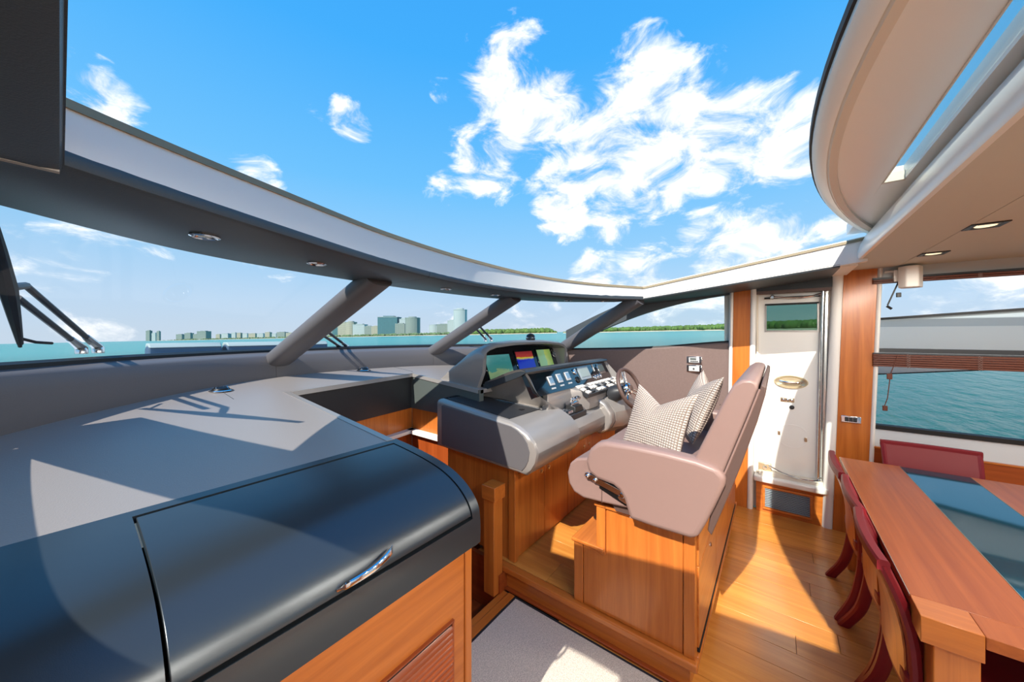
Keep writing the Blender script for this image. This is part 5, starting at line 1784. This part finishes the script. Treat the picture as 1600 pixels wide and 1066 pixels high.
def make_chair():
    """local frame: seat centre at origin, back towards +Y"""
    root = thing('dining_chair', (0, 0, 0), 'x', 'chair', 'red leather dining chairs')
    hw = 0.225
    bow = lambda u: -0.014 * u * u        # back is curved in plan
    yb = lambda z: 0.10 + 0.095 * ((z - 0.42) / 0.44) + 0.03 * math.sin(PI * (z - 0.42) / 0.44) * -1
    us = lin_pts(-1, 1, 9)
    zs = lin_pts(0.37, 0.845, 8)
    wz = lambda z: hw * (0.93 + 0.07 * (z - 0.4) / 0.44)
    f = lambda u, z: Vector((u * wz(z), yb(z) + bow(u), z))
    MB().slab(lambda u, z: f(u, z) + Vector((0, 0.0, 0)), lambda u, z: f(u, z) - Vector((0, 0.026, 0)), us, zs).build('backrest', 'red_leather', root, ang=50)
    # rolled top band
    MB().loft([[f(u, 0.84) + Vector((0, 0.0035, -0.02)), f(u, 0.84) + Vector((0, 0.0035, 0.010)), f(u, 0.84) + Vector((0, -0.003, 0.017)), f(u, 0.84) + Vector((0, -0.024, 0.017)), f(u, 0.84) + Vector((0, -0.030, 0.010)), f(u, 0.84) + Vector((0, -0.030, -0.02))] for u in lin_pts(-1.06, 1.06, 11)]).build('top_band', 'red_leather', root, ang=30)
    # wood veneer shell on the rear between the leather borders
    us2 = lin_pts(-0.84, 0.84, 7)
    zs2 = lin_pts(0.40, 0.80, 7)
    MB().slab(lambda u, z: f(u, z) + Vector((0, 0.006, 0)), lambda u, z: f(u, z) + Vector((0, 0.0005, 0)), us2, zs2).build('back_panel', 'cherry_z', root, ang=50)
    for s in (-1, 1):
        MB().tube([f(s * 1.0, z) + Vector((0, -0.012, 0)) for z in lin_pts(0.37, 0.835, 8)], 0.0165, 8).build('side_border', 'red_leather', root)
    # seat
    pr = [(-0.21, -0.30), (0.21, -0.30), (0.215, 0.10), (-0.215, 0.10)]
    MB().extr(round_poly(pr, 0.04), 2, 0.40, 0.465).build('seat', 'red_leather', root, bevel=0.015, seg=3)
    # sabre rear legs, straight front legs
    for s in (-1, 1):
        pts = smooth_path([(s * 0.19, 0.066, 0.42), (s * 0.195, 0.07, 0.30), (s * 0.207, 0.10, 0.14), (s * 0.232, 0.165, 0.0)], 5)
        rings = []
        for i, p in enumerate(pts):
            w = 0.022 + 0.004 * i / len(pts)
            rings.append([p + Vector((a * w * 0.8, b * w, 0)) for a, b in ((-1, -.6), (-.6, -1), (.6, -1), (1, -.6), (1, .6), (.6, 1), (-.6, 1), (-1, .6))])
        MB().loft(rings).build('leg', 'red_leather', root, ang=40)
        MB().tube([(s * 0.185, -0.255, 0.41), (s * 0.185, -0.26, 0.0)], [0.022, 0.016], 8, flat=1.0).build('leg', 'red_leather', root)
    return root


ch0 = make_chair()
spots = [((1.998, -0.455, 0), 0.0, 'nearest red leather dining chair tucked under the table'),
         ((2.475, -0.465, 0), 0.0, 'middle red leather dining chair on the helm side of the table'),
         ((2.975, -0.455, 0), 0.0, 'far red leather dining chair on the helm side, next to the wide pillar'),
         ((3.62, -0.86, 0), -PI / 2, 'red leather dining chair at the window end of the table')]
for i, (loc, rz, lab) in enumerate(spots):
    c = ch0 if i == 0 else copy_tree(ch0)
    c.location = loc
    c.rotation_euler.z = rz
    c['label'] = lab

# ================================================================== wipers outside the windscreen
def wiper(pivots, joint, off, b0, b1, label, sc=1.0):
    off = Vector(off)
    root = thing('windscreen_wiper', pivots[0], label, 'wiper', 'windscreen wipers')
    pv = [Vector(p) for p in pivots]
    j = Vector(joint)
    b0, b1 = Vector(b0), Vector(b1)
    bd = (b1 - b0).normalized()
    mid = b0.lerp(b1, 0.5)
    MB().tube([b0, b0.lerp(b1, 0.25), mid, b0.lerp(b1, 0.75), b1], [0.010 * sc, 0.018 * sc, 0.025 * sc, 0.018 * sc, 0.008 * sc], 8, flat=0.9).build('blade', 'rubber', root)
    MB().tube([b0 - Vector((0, 0, .012)), b1 - Vector((0, 0, .012))], 0.006 * sc, 6).build('rubber_lip', 'rubber', root)
    MB().tube([mid.lerp(j, 0.15), mid.lerp(j, 0.6), j], [0.010 * sc, 0.014 * sc, 0.013 * sc], 8).build('blade_joint', 'satin_dark', root)
    for i, p in enumerate(pv):
        tip = j + off * (1 - i)
        foot = p.lerp(tip, 0.22)
        MB().tube([foot, tip], 0.0115 * sc, 8).build('arm', 'satin_dark', root)
        MB().tube([p, foot], [0.02 * sc, 0.014 * sc], 8).build('arm_root', 'steel', root)
        MB().lathe([(0.022 * sc, 0), (0.022 * sc, 0.03), (0.012 * sc, 0.045)], p - Vector((0, 0, 0.03)), n=12).build('pivot', 'chrome', root)
    return root


wiper([(0.066, 2.72, 1.585), (0.120, 2.76, 1.585)], (-0.077, 2.25, 1.835), (-0.020, 0.02, -0.045), (-0.098, 2.46, 1.613), (-0.120, 1.76, 2.01), 'big black windscreen wiper with twin arms at the far left')
wiper([(1.614, 3.27, 1.53), (1.675, 3.27, 1.535)], (1.27, 2.90, 1.715), (-0.02, 0.03, -0.035), (1.17, 3.0, 1.685), (1.27, 2.42, 1.94), 'windscreen wiper rising behind the first pillar')
wiper([(3.04, 2.72, 1.60), (3.10, 2.68, 1.60)], (2.76, 2.58, 1.76), (-0.02, 0.03, -0.03), (2.72, 2.82, 1.68), (2.66, 2.2, 1.93), 'windscreen wiper rising behind the second pillar')
# hook at the lower end of the big wiper blade
MB().tube([(-0.098, 2.44, 1.635), (-0.06, 2.47, 1.618), (-0.02, 2.52, 1.612)], 0.006, 6).build('blade_hook', 'rubber', [o for o in bpy.data.objects if o.name.startswith('windscreen_wiper') and 'far left' in o['label']][0])


# ---- short labels for parts that look different from the rest of their thing
PART_LABELS = {'back_panel': 'tan wood veneer panel on the back of the chair', 'glass_strip': 'dark blue glass strip', 'link_arm': 'polished steel hinge arm', 'link_bolt': 'chrome bolt head',
               'handle': 'slim chrome bow handle', 'latch': 'small round metal latch', 'louvre_recess': 'dark louvre opening', 'instrument_panel': 'glossy blue-black instrument panel', 'display_screen': 'lit colour display',
               'lever': 'chrome throttle lever', 'switch_key': 'small rectangular switch key', 'spoke': 'chrome wheel spoke', 'hub': 'chrome wheel hub', 'grab_pole': 'tall steel grab pole', 'scoop_pull': 'oval champagne door pull',
               'door_pane': 'small tinted door window', 'bound_edge': 'dark bound carpet edge', 'back_shell': 'dark brown rear shell', 'top_panel': 'pale cushion top', 'cap_rail': 'black cap rail', 'glass_gasket': 'black glass gasket',
               'white_upstand': 'white curved upstand', 'leather_underside': 'dark leather underside', 'opening_rim': 'grey rim of the roof opening', 'tower_body': 'tower facade', 'ledge': 'white ledge', 'corner_block': 'lighter wooden corner block'}
for o in bpy.data.objects:
    if o.parent is not None and o.type == 'MESH':
        k = o.name.split('.')[0]
        if k in PART_LABELS and 'label' not in o:
            o['label'] = PART_LABELS[k]
